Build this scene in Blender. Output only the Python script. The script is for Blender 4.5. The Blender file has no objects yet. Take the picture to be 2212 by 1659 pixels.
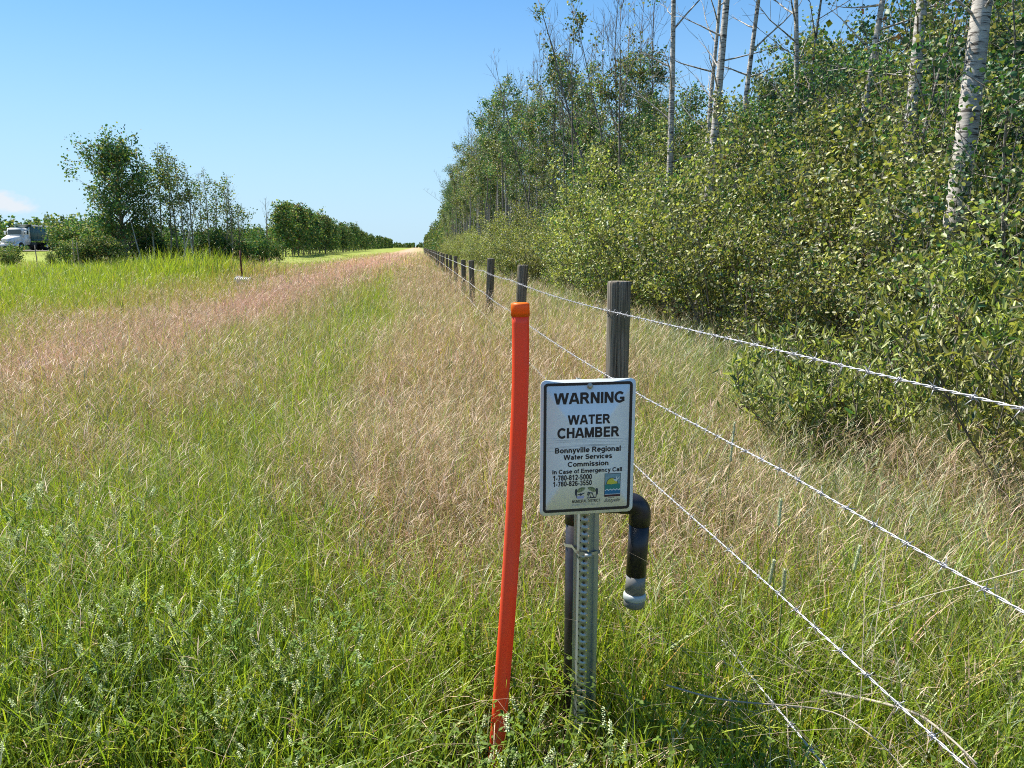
import bpy, math
import numpy as np
from mathutils import Matrix, Vector

sc = bpy.context.scene
COL = sc.collection
R = math.radians

# ------------------------------------------------------------------ camera
CAM_H = 1.72
FPX, CX, CY, HZ, VPX = 1661.0, 1106.0, 829.5, 532.0, 905.0     # layout of a 2212 px wide view
PITCH = math.atan((CY - HZ) / FPX)
YAW = math.atan((CX - VPX) / (FPX / math.cos(PITCH)))
cd = bpy.data.cameras.new('camera')
cd.sensor_width = 36.0
cd.lens = 36.0 * FPX / 2212.0
cd.clip_start, cd.clip_end = 0.05, 6000
cam = bpy.data.objects.new('camera', cd)
COL.objects.link(cam)
cam.location = (0, 0, CAM_H)
cam.rotation_euler = (math.pi / 2 - PITCH, 0, -YAW)
sc.camera = cam

# ------------------------------------------------------------------ light
SUN_EL = 54.0
SUN_AZ = 44.0            # degrees to the left of +Y (the fence direction)
HZMAX = 0.92
AIRCOL = (1.75, 2.65, 3.4, 1)
w = bpy.data.worlds.new('World')
sc.world = w
w.use_nodes = True
nt = w.node_tree
bg = nt.nodes['Background']
sky = nt.nodes.new('ShaderNodeTexSky')
sky.sky_type = 'NISHITA'
sky.sun_disc = False
sky.sun_elevation = R(SUN_EL)
sky.sun_rotation = R(-SUN_AZ)
sky.altitude = 500
sky.air_density = 1.0
sky.dust_density = 0.0
sky.ozone_density = 6.0
# small cumulus low over the far left treeline
tc = nt.nodes.new('ShaderNodeTexCoord')
nz = nt.nodes.new('ShaderNodeTexNoise'); nz.inputs['Scale'].default_value = 26; nz.inputs['Detail'].default_value = 8; nz.inputs['Roughness'].default_value = .62
mp = nt.nodes.new('ShaderNodeMapping'); mp.inputs['Scale'].default_value = (1, 1, 2.2)
nt.links.new(tc.outputs['Generated'], mp.inputs['Vector'])
nt.links.new(mp.outputs['Vector'], nz.inputs['Vector'])
dst = nt.nodes.new('ShaderNodeVectorMath'); dst.operation = 'DISTANCE'
mp2 = nt.nodes.new('ShaderNodeMapping'); mp2.inputs['Scale'].default_value = (1, 1, 2.6)
nt.links.new(tc.outputs['Generated'], mp2.inputs['Vector'])
nt.links.new(mp2.outputs['Vector'], dst.inputs[0])
ca = R(-26.3)
dst.inputs[1].default_value = (math.sin(ca) * .998, math.cos(ca) * .998, 0.044 * 2.6)
mr = nt.nodes.new('ShaderNodeMapRange'); mr.inputs['From Min'].default_value = 0.075; mr.inputs['From Max'].default_value = 0.0
nt.links.new(dst.outputs['Value'], mr.inputs['Value'])
mm = nt.nodes.new('ShaderNodeMath'); mm.operation = 'MULTIPLY_ADD'; mm.inputs[1].default_value = 0.9; mm.inputs[2].default_value = -0.36
nt.links.new(mr.outputs['Result'], mm.inputs[0])
ma = nt.nodes.new('ShaderNodeMath'); ma.operation = 'ADD'
nt.links.new(mm.outputs['Value'], ma.inputs[0]); nt.links.new(nz.outputs['Fac'], ma.inputs[1])
mr2 = nt.nodes.new('ShaderNodeMapRange'); mr2.inputs['From Min'].default_value = 0.62; mr2.inputs['From Max'].default_value = 0.85
nt.links.new(ma.outputs['Value'], mr2.inputs['Value'])
hs = nt.nodes.new('ShaderNodeHueSaturation'); hs.inputs['Saturation'].default_value = 1.36
gam = nt.nodes.new('ShaderNodeGamma'); gam.inputs['Gamma'].default_value = 0.70
nt.links.new(sky.outputs['Color'], gam.inputs['Color'])
nt.links.new(gam.outputs['Color'], hs.inputs['Color'])
# pale blue summer air low over the horizon
sx = nt.nodes.new('ShaderNodeSeparateXYZ'); nt.links.new(tc.outputs['Generated'], sx.inputs[0])
hz_ = nt.nodes.new('ShaderNodeMapRange'); hz_.interpolation_type = 'SMOOTHSTEP'
hz_.inputs['From Min'].default_value = 0.33; hz_.inputs['From Max'].default_value = -0.05; hz_.inputs['To Max'].default_value = HZMAX
nt.links.new(sx.outputs['Z'], hz_.inputs['Value'])
air = nt.nodes.new('ShaderNodeMix'); air.data_type = 'RGBA'
nt.links.new(hz_.outputs[0], air.inputs['Factor']); nt.links.new(hs.outputs['Color'], air.inputs['A'])
air.inputs['B'].default_value = AIRCOL
mixc = nt.nodes.new('ShaderNodeMix'); mixc.data_type = 'RGBA'
nt.links.new(mr2.outputs['Result'], mixc.inputs['Factor'])
nt.links.new(air.outputs['Result'], mixc.inputs['A'])
mixc.inputs['B'].default_value = (2.9, 3.15, 3.4, 1)
nt.links.new(mixc.outputs['Result'], bg.inputs['Color'])
bg.inputs['Strength'].default_value = 0.128

sd = bpy.data.lights.new('sun', 'SUN')
sd.energy = 5.0
sd.angle = R(0.5)
sd.color = (1.0, 0.95, 0.87)
so = bpy.data.objects.new('sun', sd)
COL.objects.link(so)
so.location = (-30, 30, 60)
sdir = Vector((-math.sin(R(SUN_AZ)) * math.cos(R(SUN_EL)), math.cos(R(SUN_AZ)) * math.cos(R(SUN_EL)), math.sin(R(SUN_EL))))
so.rotation_euler = sdir.to_track_quat('Z', 'Y').to_euler()

sc.view_settings.view_transform = 'Standard'
sc.view_settings.look = 'None'
sc.view_settings.gamma = 1.0
sc.view_settings.use_curve_mapping = False
sc.view_settings.exposure = 1.14
sc.render.engine = 'CYCLES'
cy = sc.cycles
cy.max_bounces = 7
cy.diffuse_bounces = 3
cy.glossy_bounces = 2
cy.transmission_bounces = 4
cy.transparent_max_bounces = 6
cy.caustics_reflective = False
cy.caustics_refractive = False
cy.use_denoising = False
cy.sample_clamp_indirect = 4.0
cy.pixel_filter_type = 'BLACKMAN_HARRIS'
cy.filter_width = 1.05

# ------------------------------------------------------------------ helpers
_fw = np.array([math.sin(YAW) * math.cos(PITCH), math.cos(YAW) * math.cos(PITCH), -math.sin(PITCH)])
_up = np.array([math.sin(YAW) * math.sin(PITCH), math.cos(YAW) * math.sin(PITCH), math.cos(PITCH)])
_rt = np.array([math.cos(YAW), -math.sin(YAW), 0])


def P(x, y, d):
    """world point seen at (x, y) of the 2212 px layout, d metres ahead of the camera"""
    return np.array([0, 0, CAM_H]) + d * (_fw + _rt * (x - CX) / FPX - _up * (y - CY) / FPX)


def proj(q):
    q = np.asarray(q, float) - np.array([0, 0, CAM_H])
    d = q @ _fw
    return CX + FPX * (q @ _rt) / d, CY - FPX * (q @ _up) / d, d


def solve_y(xd, X, z=1.0):
    a, b = .5, 3000
    for _ in range(70):
        m = math.sqrt(a * b)
        if (proj((X, m, z))[0] > xd) == (X > 0): a = m
        else: b = m
    return a


def hash2(ix, iy, seed):
    h = (ix.astype(np.int64) * 374761393 + iy.astype(np.int64) * 668265263 + seed * 1442695041) & 0x7fffffff
    h = ((h ^ (h >> 13)) * 1274126177) & 0x7fffffff
    h = h ^ (h >> 16)
    return (h & 0xffff) / 65535.0


def vnoise(x, y, scale, seed=0):
    x = np.asarray(x, float) / scale; y = np.asarray(y, float) / scale
    ix = np.floor(x); iy = np.floor(y)
    fx = x - ix; fy = y - iy
    fx = fx * fx * (3 - 2 * fx); fy = fy * fy * (3 - 2 * fy)
    a = hash2(ix, iy, seed); b = hash2(ix + 1, iy, seed); c = hash2(ix, iy + 1, seed); d = hash2(ix + 1, iy + 1, seed)
    return (a * (1 - fx) + b * fx) * (1 - fy) + (c * (1 - fx) + d * fx) * fy


def fbm(x, y, scale, seed=0):
    return (vnoise(x, y, scale, seed) * .55 + vnoise(x, y, scale * .47, seed + 7) * .3 + vnoise(x, y, scale * .21, seed + 13) * .15)


def smooth(a, b, x):
    t = np.clip((np.asarray(x, float) - a) / (b - a), 0, 1)
    return t * t * (3 - 2 * t)


def ground_z(x, y):
    x = np.asarray(x, float); y = np.asarray(y, float)
    z = 0.05 * (fbm(x, y, 2.6, 3) - .5) * smooth(0.5, 3, np.hypot(x, y))
    z = z + 1.12 * smooth(-38, -47, x) * smooth(-84, -66, x)
    z = z + .45 * np.exp(-(((x + 10.6) / 3.6) ** 2 + ((y - 39.5) / 4.0) ** 2))
    z = z - .35 * np.exp(-((x + 14) / 3.0) ** 2) * (1 - np.exp(-((y - 38) / 7.0) ** 2)) * smooth(8, 14, y)
    return z


class MB:
    """collects vertices, quads / tris and a colour per vertex, then builds ONE mesh"""
    def __init__(s):
        s.v = []; s.q = []; s.t = []; s.c = []; s.n = 0

    def add(s, v, q=None, t=None, c=None):
        v = np.asarray(v, float).reshape(-1, 3)
        s.v.append(v)
        if q is not None and len(q): s.q.append(np.asarray(q, np.int64).reshape(-1, 4) + s.n)
        if t is not None and len(t): s.t.append(np.asarray(t, np.int64).reshape(-1, 3) + s.n)
        if c is None: c = np.ones((len(v), 3)) * .5
        c = np.asarray(c, float)
        if c.ndim == 1: c = np.tile(c, (len(v), 1))
        s.c.append(c)
        s.n += len(v)

    def tube(s, pts, rad, n=8, caps=True, c=None, ell=None):
        pts = np.asarray(pts, float); k = len(pts)
        rad = np.broadcast_to(np.asarray(rad, float), (k,))
        tan = np.gradient(pts, axis=0)
        tan /= np.linalg.norm(tan, axis=1)[:, None] + 1e-12
        a0 = np.array([0, 0, 1.0]) if abs(tan[0][2]) < .9 else np.array([1.0, 0, 0])
        u = np.cross(tan[0], a0); u /= np.linalg.norm(u)
        ring = []
        ang = np.arange(n) * 2 * math.pi / n
        for i in range(k):
            u = u - tan[i] * (u @ tan[i]); u /= np.linalg.norm(u)
            v = np.cross(tan[i], u)
            ring.append(pts[i] + rad[i] * (np.cos(ang)[:, None] * u + np.sin(ang)[:, None] * v))
        V = np.concatenate(ring)
        q = []
        for i in range(k - 1):
            for j in range(n):
                q.append((i * n + j, i * n + (j + 1) % n, (i + 1) * n + (j + 1) % n, (i + 1) * n + j))
        t = []
        if caps:
            V = np.concatenate([V, pts[:1], pts[-1:]])
            for j in range(n):
                t.append((k * n, (j + 1) % n, j))
                t.append((k * n + 1, (k - 1) * n + j, (k - 1) * n + (j + 1) % n))
        s.add(V, q, t, c)

    def box(s, cx, cy, cz, sx, sy, sz, M=None, c=None):
        v = np.array([(x, y, z) for x in (-.5, .5) for y in (-.5, .5) for z in (-.5, .5)]) * (sx, sy, sz) + (cx, cy, cz)
        if M is not None: v = v @ np.asarray(M)[:3, :3].T + np.asarray(M)[:3, 3]
        s.add(v, [(0, 1, 3, 2), (4, 6, 7, 5), (0, 4, 5, 1), (2, 3, 7, 6), (0, 2, 6, 4), (1, 5, 7, 3)], c=c)

    def prism(s, poly, y0, y1, c=None):
        """(x, z) polygon extruded along y"""
        poly = np.asarray(poly, float); n = len(poly)
        a = np.column_stack([poly[:, 0], np.full(n, y0), poly[:, 1]])
        b = np.column_stack([poly[:, 0], np.full(n, y1), poly[:, 1]])
        q = [(i, (i + 1) % n, n + (i + 1) % n, n + i) for i in range(n)]
        ca = poly.mean(0)
        V = np.concatenate([a, b, [[ca[0], y0, ca[1]], [ca[0], y1, ca[1]]]])
        t = [(2 * n, (i + 1) % n, i) for i in range(n)] + [(2 * n + 1, n + i, n + (i + 1) % n) for i in range(n)]
        s.add(V, q, t, c)

    def disc(s, ctr, nrm, r, n=20, c=None):
        nrm = np.asarray(nrm, float); nrm /= np.linalg.norm(nrm)
        a = np.array([0, 0, 1.0]) if abs(nrm[2]) < .9 else np.array([1.0, 0, 0])
        u = np.cross(a, nrm); u /= np.linalg.norm(u); v = np.cross(nrm, u)
        an = np.arange(n) * 2 * math.pi / n
        V = np.concatenate([np.asarray(ctr) + r * (np.cos(an)[:, None] * u + np.sin(an)[:, None] * v), [ctr]])
        s.add(V, t=[(n, i, (i + 1) % n) for i in range(n)], c=c)

    def mesh(s, name, mat, smoothf=False):
        me = bpy.data.meshes.new(name)
        V = np.concatenate(s.v) if s.v else np.zeros((0, 3))
        C = np.concatenate(s.c) if s.c else np.zeros((0, 3))
        Q = np.concatenate(s.q) if s.q else np.zeros((0, 4), np.int64)
        T = np.concatenate(s.t) if s.t else np.zeros((0, 3), np.int64)
        me.vertices.add(len(V)); me.vertices.foreach_set('co', V.astype(np.float32).ravel())
        nl = Q.size + T.size
        me.loops.add(nl)
        me.loops.foreach_set('vertex_index', np.concatenate([Q.ravel(), T.ravel()]).astype(np.int32))
        me.polygons.add(len(Q) + len(T))
        ls = np.concatenate([np.arange(len(Q)) * 4, Q.size + np.arange(len(T)) * 3]).astype(np.int32)
        me.polygons.foreach_set('loop_start', ls)
        if smoothf:
            me.polygons.foreach_set('use_smooth', np.ones(len(Q) + len(T), bool))
        me.update(calc_edges=True)
        at = me.color_attributes.new('Col', 'FLOAT_COLOR', 'POINT')
        at.data.foreach_set('color', np.column_stack([C, np.ones(len(C))]).astype(np.float32).ravel())
        if mat: me.materials.append(mat)
        return me

    def build(s, name, mat, parent=None, smoothf=False):
        o = bpy.data.objects.new(name, s.mesh(name, mat, smoothf))
        COL.objects.link(o)
        if parent is not None: o.parent = parent
        return o


def tag(o, label=None, cat=None, group=None, kind=None):
    if label: o['label'] = label
    if cat: o['category'] = cat
    if group: o['group'] = group
    if kind: o['kind'] = kind
    return o


def empty(name, loc=(0, 0, 0), rz=0.0):
    o = bpy.data.objects.new(name, None)
    COL.objects.link(o)
    o.empty_display_size = .1
    o.location = loc
    o.rotation_euler = (0, 0, rz)
    return o


KIDS = {}


def kids(o):
    return [c for c in o.children]


def dup(o, parent=None):
    c = o.copy(); COL.objects.link(c)
    if parent is not None: c.parent = parent
    for ch in kids(o): dup(ch, c)
    return c


# ------------------------------------------------------------------ materials
def mat_new(name):
    m = bpy.data.materials.new(name); m.use_nodes = True
    m.node_tree.nodes.clear()
    return m, m.node_tree.nodes, m.node_tree.links


def principled(name, color, rough=.6, metal=0.0, spec=.5, noise=None, bump=None, obj_scale=(1, 1, 1), attr=False):
    """colour with optional noise: noise=(scale, colour2, low, high); bump=(scale, strength)"""
    m, N, L = mat_new(name)
    out = N.new('ShaderNodeOutputMaterial'); b = N.new('ShaderNodeBsdfPrincipled')
    L.new(b.outputs[0], out.inputs[0])
    b.inputs['Roughness'].default_value = rough; b.inputs['Metallic'].default_value = metal
    b.inputs['Specular IOR Level'].default_value = spec
    b.inputs['Base Color'].default_value = (*color, 1)
    tcn = N.new('ShaderNodeTexCoord'); mpn = N.new('ShaderNodeMapping'); mpn.inputs['Scale'].default_value = obj_scale
    L.new(tcn.outputs['Object'], mpn.inputs[0])
    src = None
    if attr:
        src = N.new('ShaderNodeAttribute'); src.attribute_name = 'Col'
        L.new(src.outputs['Color'], b.inputs['Base Color'])
    if noise:
        t = N.new('ShaderNodeTexNoise'); t.inputs['Scale'].default_value = noise[0]; t.inputs['Detail'].default_value = 6
        L.new(mpn.outputs[0], t.inputs['Vector'])
        r = N.new('ShaderNodeMapRange'); r.inputs['From Min'].default_value = noise[2]; r.inputs['From Max'].default_value = noise[3]
        L.new(t.outputs['Fac'], r.inputs['Value'])
        mx = N.new('ShaderNodeMix'); mx.data_type = 'RGBA'
        L.new(r.outputs[0], mx.inputs['Factor'])
        mx.inputs['A'].default_value = (*color, 1); mx.inputs['B'].default_value = (*noise[1], 1)
        if src: L.new(src.outputs['Color'], mx.inputs['A'])
        L.new(mx.outputs['Result'], b.inputs['Base Color'])
    if bump:
        t = N.new('ShaderNodeTexNoise'); t.inputs['Scale'].default_value = bump[0]; t.inputs['Detail'].default_value = 5
        L.new(mpn.outputs[0], t.inputs['Vector'])
        bp = N.new('ShaderNodeBump'); bp.inputs['Strength'].default_value = bump[1]; bp.inputs['Distance'].default_value = .01
        L.new(t.outputs['Fac'], bp.inputs['Height']); L.new(bp.outputs[0], b.inputs['Normal'])
    return m


def leafmat(name, transl=.4, gloss=.05, rough=.4, gain=1.0, tgain=(1.15, 1.2, .6), hue=0.0):
    """vertex coloured plant matter: diffuse + translucent + thin gloss, small change from plant to plant"""
    m, N, L = mat_new(name)
    out = N.new('ShaderNodeOutputMaterial')
    a = N.new('ShaderNodeAttribute'); a.attribute_name = 'Col'
    oi = N.new('ShaderNodeObjectInfo')
    h = N.new('ShaderNodeHueSaturation')
    L.new(a.outputs['Color'], h.inputs['Color'])
    v = N.new('ShaderNodeMapRange'); v.inputs['To Min'].default_value = .8 * gain; v.inputs['To Max'].default_value = 1.2 * gain
    L.new(oi.outputs['Random'], v.inputs['Value']); L.new(v.outputs[0], h.inputs['Value'])
    hh = N.new('ShaderNodeMapRange'); hh.inputs['To Min'].default_value = .485 + hue; hh.inputs['To Max'].default_value = .515 + hue
    L.new(oi.outputs['Random'], hh.inputs['Value']); L.new(hh.outputs[0], h.inputs['Hue'])
    d = N.new('ShaderNodeBsdfDiffuse'); L.new(h.outputs[0], d.inputs['Color'])
    tm = N.new('ShaderNodeMix'); tm.data_type = 'RGBA'; tm.blend_type = 'MULTIPLY'; tm.inputs['Factor'].default_value = 1
    L.new(h.outputs[0], tm.inputs['A']); tm.inputs['B'].default_value = (*tgain, 1)
    t = N.new('ShaderNodeBsdfTranslucent'); L.new(tm.outputs['Result'], t.inputs['Color'])
    mx = N.new('ShaderNodeMixShader'); mx.inputs[0].default_value = transl
    L.new(d.outputs[0], mx.inputs[1]); L.new(t.outputs[0], mx.inputs[2])
    g = N.new('ShaderNodeBsdfGlossy'); g.inputs['Roughness'].default_value = rough; g.inputs['Color'].default_value = (1, 1, .95, 1)
    m2 = N.new('ShaderNodeMixShader'); m2.inputs[0].default_value = gloss
    L.new(mx.outputs[0], m2.inputs[1]); L.new(g.outputs[0], m2.inputs[2])
    L.new(m2.outputs[0], out.inputs[0])
    return m


def barkmat(name, pale, dark, scar, lo=.5, hi=.62):
    m, N, L = mat_new(name)
    out = N.new('ShaderNodeOutputMaterial'); b = N.new('ShaderNodeBsdfPrincipled'); L.new(b.outputs[0], out.inputs[0])
    b.inputs['Roughness'].default_value = .85; b.inputs['Specular IOR Level'].default_value = .2
    tcn = N.new('ShaderNodeTexCoord')
    m1 = N.new('ShaderNodeMapping'); m1.inputs['Scale'].default_value = (3, 3, 9); L.new(tcn.outputs['Object'], m1.inputs[0])
    n1 = N.new('ShaderNodeTexNoise'); n1.inputs['Scale'].default_value = 2.2; n1.inputs['Detail'].default_value = 7; n1.inputs['Roughness'].default_value = .7
    L.new(m1.outputs[0], n1.inputs['Vector'])
    m2 = N.new('ShaderNodeMapping'); m2.inputs['Scale'].default_value = (5, 5, 30); L.new(tcn.outputs['Object'], m2.inputs[0])
    n2 = N.new('ShaderNodeTexNoise'); n2.inputs['Scale'].default_value = 1.6; n2.inputs['Detail'].default_value = 4
    L.new(m2.outputs[0], n2.inputs['Vector'])
    r1 = N.new('ShaderNodeMapRange'); r1.inputs['From Min'].default_value = .35; r1.inputs['From Max'].default_value = .7; L.new(n1.outputs['Fac'], r1.inputs['Value'])
    r2 = N.new('ShaderNodeMapRange'); r2.inputs['From Min'].default_value = lo; r2.inputs['From Max'].default_value = hi; L.new(n2.outputs['Fac'], r2.inputs['Value'])
    x1 = N.new('ShaderNodeMix'); x1.data_type = 'RGBA'; x1.inputs['A'].default_value = (*pale, 1); x1.inputs['B'].default_value = (*dark, 1); L.new(r1.outputs[0], x1.inputs['Factor'])
    x2 = N.new('ShaderNodeMix'); x2.data_type = 'RGBA'; x2.inputs['B'].default_value = (*scar, 1); L.new(x1.outputs['Result'], x2.inputs['A']); L.new(r2.outputs[0], x2.inputs['Factor'])
    L.new(x2.outputs['Result'], b.inputs['Base Color'])
    bp = N.new('ShaderNodeBump'); bp.inputs['Strength'].default_value = .5; bp.inputs['Distance'].default_value = .012
    L.new(n1.outputs['Fac'], bp.inputs['Height']); L.new(bp.outputs[0], b.inputs['Normal'])
    return m


M = {}
M['grass'] = leafmat('grass', .42, .035, .45)
M['weed'] = leafmat('weed_leaf', .38, .012, .6)
M['dry'] = leafmat('dry_grass', .25, .03, .5, tgain=(1.05, 1.0, .8))
M['leaf'] = leafmat('aspen_leaf', .36, .035, .5)
M['leaf_light'] = leafmat('willow_leaf', .38, .04, .5)
M['leaf_far'] = leafmat('far_leaf', .32, .015, .5)
M['flower'] = leafmat('clover_flower', .3, .0, .5, tgain=(1, 1, .95))
M['bark'] = barkmat('aspen_bark', (.54, .51, .46), (.24, .21, .18), (.07, .06, .05), .52, .62)
M['bark_grey'] = barkmat('grey_bark', (.33, .30, .26), (.14, .12, .10), (.04, .035, .03), .48, .66)
M['twig'] = principled('twig', (.20, .17, .14), .9, noise=(6, (.09, .075, .06), .4, .6))

# weathered post wood: vertical grain with long checks
m, N, L = mat_new('weathered_wood')
out = N.new('ShaderNodeOutputMaterial'); b = N.new('ShaderNodeBsdfPrincipled'); L.new(b.outputs[0], out.inputs[0])
b.inputs['Roughness'].default_value = .9; b.inputs['Specular IOR Level'].default_value = .15
tcn = N.new('ShaderNodeTexCoord'); oi = N.new('ShaderNodeObjectInfo')
ad = N.new('ShaderNodeVectorMath'); ad.operation = 'MULTIPLY_ADD'; ad.inputs[1].default_value = (1, 1, 1)
L.new(tcn.outputs['Object'], ad.inputs[0]); L.new(oi.outputs['Random'], ad.inputs[2])
mpn = N.new('ShaderNodeMapping'); mpn.inputs['Scale'].default_value = (55, 55, 2.2); L.new(ad.outputs[0], mpn.inputs[0])
n1 = N.new('ShaderNodeTexNoise'); n1.inputs['Scale'].default_value = 1.6; n1.inputs['Detail'].default_value = 6; L.new(mpn.outputs[0], n1.inputs['Vector'])
mp3 = N.new('ShaderNodeMapping'); mp3.inputs['Scale'].default_value = (7, 7, 3); L.new(ad.outputs[0], mp3.inputs[0])
n2 = N.new('ShaderNodeTexNoise'); n2.inputs['Scale'].default_value = 1.0; n2.inputs['Detail'].default_value = 4; L.new(mp3.outputs[0], n2.inputs['Vector'])
cr = N.new('ShaderNodeValToRGB'); e = cr.color_ramp.elements
e[0].position = .3; e[0].color = (.045, .038, .03, 1); e[1].position = .68; e[1].color = (.27, .245, .20, 1)
cr.color_ramp.elements.new(.5).color = (.16, .14, .11, 1)
L.new(n1.outputs['Fac'], cr.inputs[0])
x2 = N.new('ShaderNodeMix'); x2.data_type = 'RGBA'; x2.blend_type = 'MIX'; x2.inputs['B'].default_value = (.13, .125, .06, 1)
r2 = N.new('ShaderNodeMapRange'); r2.inputs['From Min'].default_value = .48; r2.inputs['From Max'].default_value = .72; r2.inputs['To Max'].default_value = .7
L.new(n2.outputs['Fac'], r2.inputs['Value']); L.new(r2.outputs[0], x2.inputs['Factor']); L.new(cr.outputs[0], x2.inputs['A'])
L.new(x2.outputs['Result'], b.inputs['Base Color'])
bp = N.new('ShaderNodeBump'); bp.inputs['Strength'].default_value = .8; bp.inputs['Distance'].default_value = .006
L.new(n1.outputs['Fac'], bp.inputs['Height']); L.new(bp.outputs[0], b.inputs['Normal'])
M['post'] = m
M['crack'] = principled('post_crack', (.02, .017, .014), 1.0, spec=.0)
M['wire'] = principled('galvanised_wire', (.48, .48, .50), .5, .45, noise=(40, (.5, .48, .46), .5, .75))
M['zinc'] = principled('galvanised_steel', (.33, .38, .37), .42, .75, noise=(60, (.36, .40, .40), .35, .65), bump=(120, .05))
M['sign'] = principled('sign_white', (.88, .91, .88), .38, 0, .5, noise=(9, (.76, .80, .78), .5, .8))
M['black'] = principled('sign_black', (.012, .012, .015), .45)
M['scratch'] = principled('scratch_grey', (.33, .36, .36), .6)
M['bolt'] = principled('bolt_zinc', (.42, .43, .38), .45, .7)
M['pvc'] = principled('black_pipe', (.012, .011, .014), .38, 0, .5, noise=(14, (.03, .027, .035), .45, .8), bump=(40, .08))
M['pipe_grey'] = principled('grey_fitting', (.17, .17, .16), .5, .25, noise=(16, (.24, .24, .22), .45, .75))
M['pipe_ring'] = principled('pale_ring', (.40, .44, .43), .45, .1)
M['orange'] = principled('orange_plastic', (.82, .085, .03), .42, 0, .4, noise=(7, (.72, .10, .045), .45, .75), obj_scale=(1, 1, .6))
m, N, L = mat_new('orange_plastic')
out = N.new('ShaderNodeOutputMaterial')
tcn = N.new('ShaderNodeTexCoord'); mpn = N.new('ShaderNodeMapping'); mpn.inputs['Scale'].default_value = (9, 9, 1.6); L.new(tcn.outputs['Object'], mpn.inputs[0])
n1 = N.new('ShaderNodeTexNoise'); n1.inputs['Scale'].default_value = 2.0; n1.inputs['Detail'].default_value = 5; L.new(mpn.outputs[0], n1.inputs['Vector'])
r = N.new('ShaderNodeMapRange'); r.inputs['From Min'].default_value = .42; r.inputs['From Max'].default_value = .7; L.new(n1.outputs['Fac'], r.inputs['Value'])
x1 = N.new('ShaderNodeMix'); x1.data_type = 'RGBA'; x1.inputs['A'].default_value = (.93, .095, .030, 1); x1.inputs['B'].default_value = (.80, .13, .075, 1); L.new(r.outputs[0], x1.inputs['Factor'])
d = N.new('ShaderNodeBsdfDiffuse'); t = N.new('ShaderNodeBsdfTranslucent'); g = N.new('ShaderNodeBsdfGlossy'); g.inputs['Roughness'].default_value = .38; g.inputs['Color'].default_value = (1, 1, 1, 1)
L.new(x1.outputs['Result'], d.inputs['Color']); L.new(x1.outputs['Result'], t.inputs['Color'])
s1 = N.new('ShaderNodeMixShader'); s1.inputs[0].default_value = .28; L.new(d.outputs[0], s1.inputs[1]); L.new(t.outputs[0], s1.inputs[2])
s2 = N.new('ShaderNodeMixShader'); s2.inputs[0].default_value = .035; L.new(s1.outputs[0], s2.inputs[1]); L.new(g.outputs[0], s2.inputs[2])
L.new(s2.outputs[0], out.inputs[0])
M['orange'] = m
M['cap'] = leafmat('orange_cap', .38, .03, .4, tgain=(1, 1, 1))
M['rust'] = principled('rusty_steel', (.16, .055, .03), .85, .2, noise=(30, (.08, .03, .02), .4, .65))
M['corr'] = principled('corrugated_zinc', (.50, .52, .53), .5, .2, noise=(8, (.5, .5, .48), .5, .8))
M['flat'] = principled('printed_colour', (.5, .5, .5), .45, attr=True)

# ------------------------------------------------------------------ ground, road, lane
def grid_axis(lim, fine, n):
    t = np.linspace(-1, 1, n)
    return np.sign(t) * (fine * np.abs(t) + (lim - fine) * np.abs(t) ** 4.2)


m, N, L = mat_new('field_ground')
out = N.new('ShaderNodeOutputMaterial'); b = N.new('ShaderNodeBsdfPrincipled'); L.new(b.outputs[0], out.inputs[0])
b.inputs['Roughness'].default_value = 1; b.inputs['Specular IOR Level'].default_value = 0
a = N.new('ShaderNodeAttribute'); a.attribute_name = 'Col'
g = N.new('ShaderNodeNewGeometry')
n1 = N.new('ShaderNodeTexNoise'); n1.inputs['Scale'].default_value = 9; n1.inputs['Detail'].default_value = 8; n1.inputs['Roughness'].default_value = .7
L.new(g.outputs['Position'], n1.inputs['Vector'])
r = N.new('ShaderNodeMapRange'); r.inputs['From Min'].default_value = .3; r.inputs['From Max'].default_value = .7; r.inputs['To Min'].default_value = .55; r.inputs['To Max'].default_value = 1.4
L.new(n1.outputs['Fac'], r.inputs['Value'])
n3 = N.new('ShaderNodeTexNoise'); n3.inputs['Scale'].default_value = .16; n3.inputs['Detail'].default_value = 5
L.new(g.outputs['Position'], n3.inputs['Vector'])
r3 = N.new('ShaderNodeMapRange'); r3.inputs['From Min'].default_value = .3; r3.inputs['From Max'].default_value = .7; r3.inputs['To Min'].default_value = .8; r3.inputs['To Max'].default_value = 1.2
L.new(n3.outputs['Fac'], r3.inputs['Value'])
mu = N.new('ShaderNodeMath'); mu.operation = 'MULTIPLY'; L.new(r.outputs[0], mu.inputs[0]); L.new(r3.outputs[0], mu.inputs[1])
vm = N.new('ShaderNodeVectorMath'); vm.operation = 'SCALE'; L.new(a.outputs['Color'], vm.inputs[0]); L.new(mu.outputs[0], vm.inputs['Scale'])
L.new(vm.outputs[0], b.inputs['Base Color'])
bp = N.new('ShaderNodeBump'); bp.inputs['Strength'].default_value = .6; bp.inputs['Distance'].default_value = .03
L.new(n1.outputs['Fac'], bp.inputs['Height']); L.new(bp.outputs[0], b.inputs['Normal'])
M['ground'] = m

# plant colours (albedo)
G1 = np.array([.205, .325, .028]); G2 = np.array([.330, .420, .045]); GD = np.array([.075, .150, .025])
BG = np.array([.20, .26, .15]); OL = np.array([.34, .32, .08]); TN = np.array([.56, .43, .28]); TN2 = np.array([.38, .28, .16])
PK = np.array([.64, .43, .345]); YL = np.array([.42, .33, .05]); PALE = np.array([.36, .38, .22])
PAL = np.array([G1, G2, GD, BG, OL, TN, TN2, PK, YL, PALE])


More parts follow.
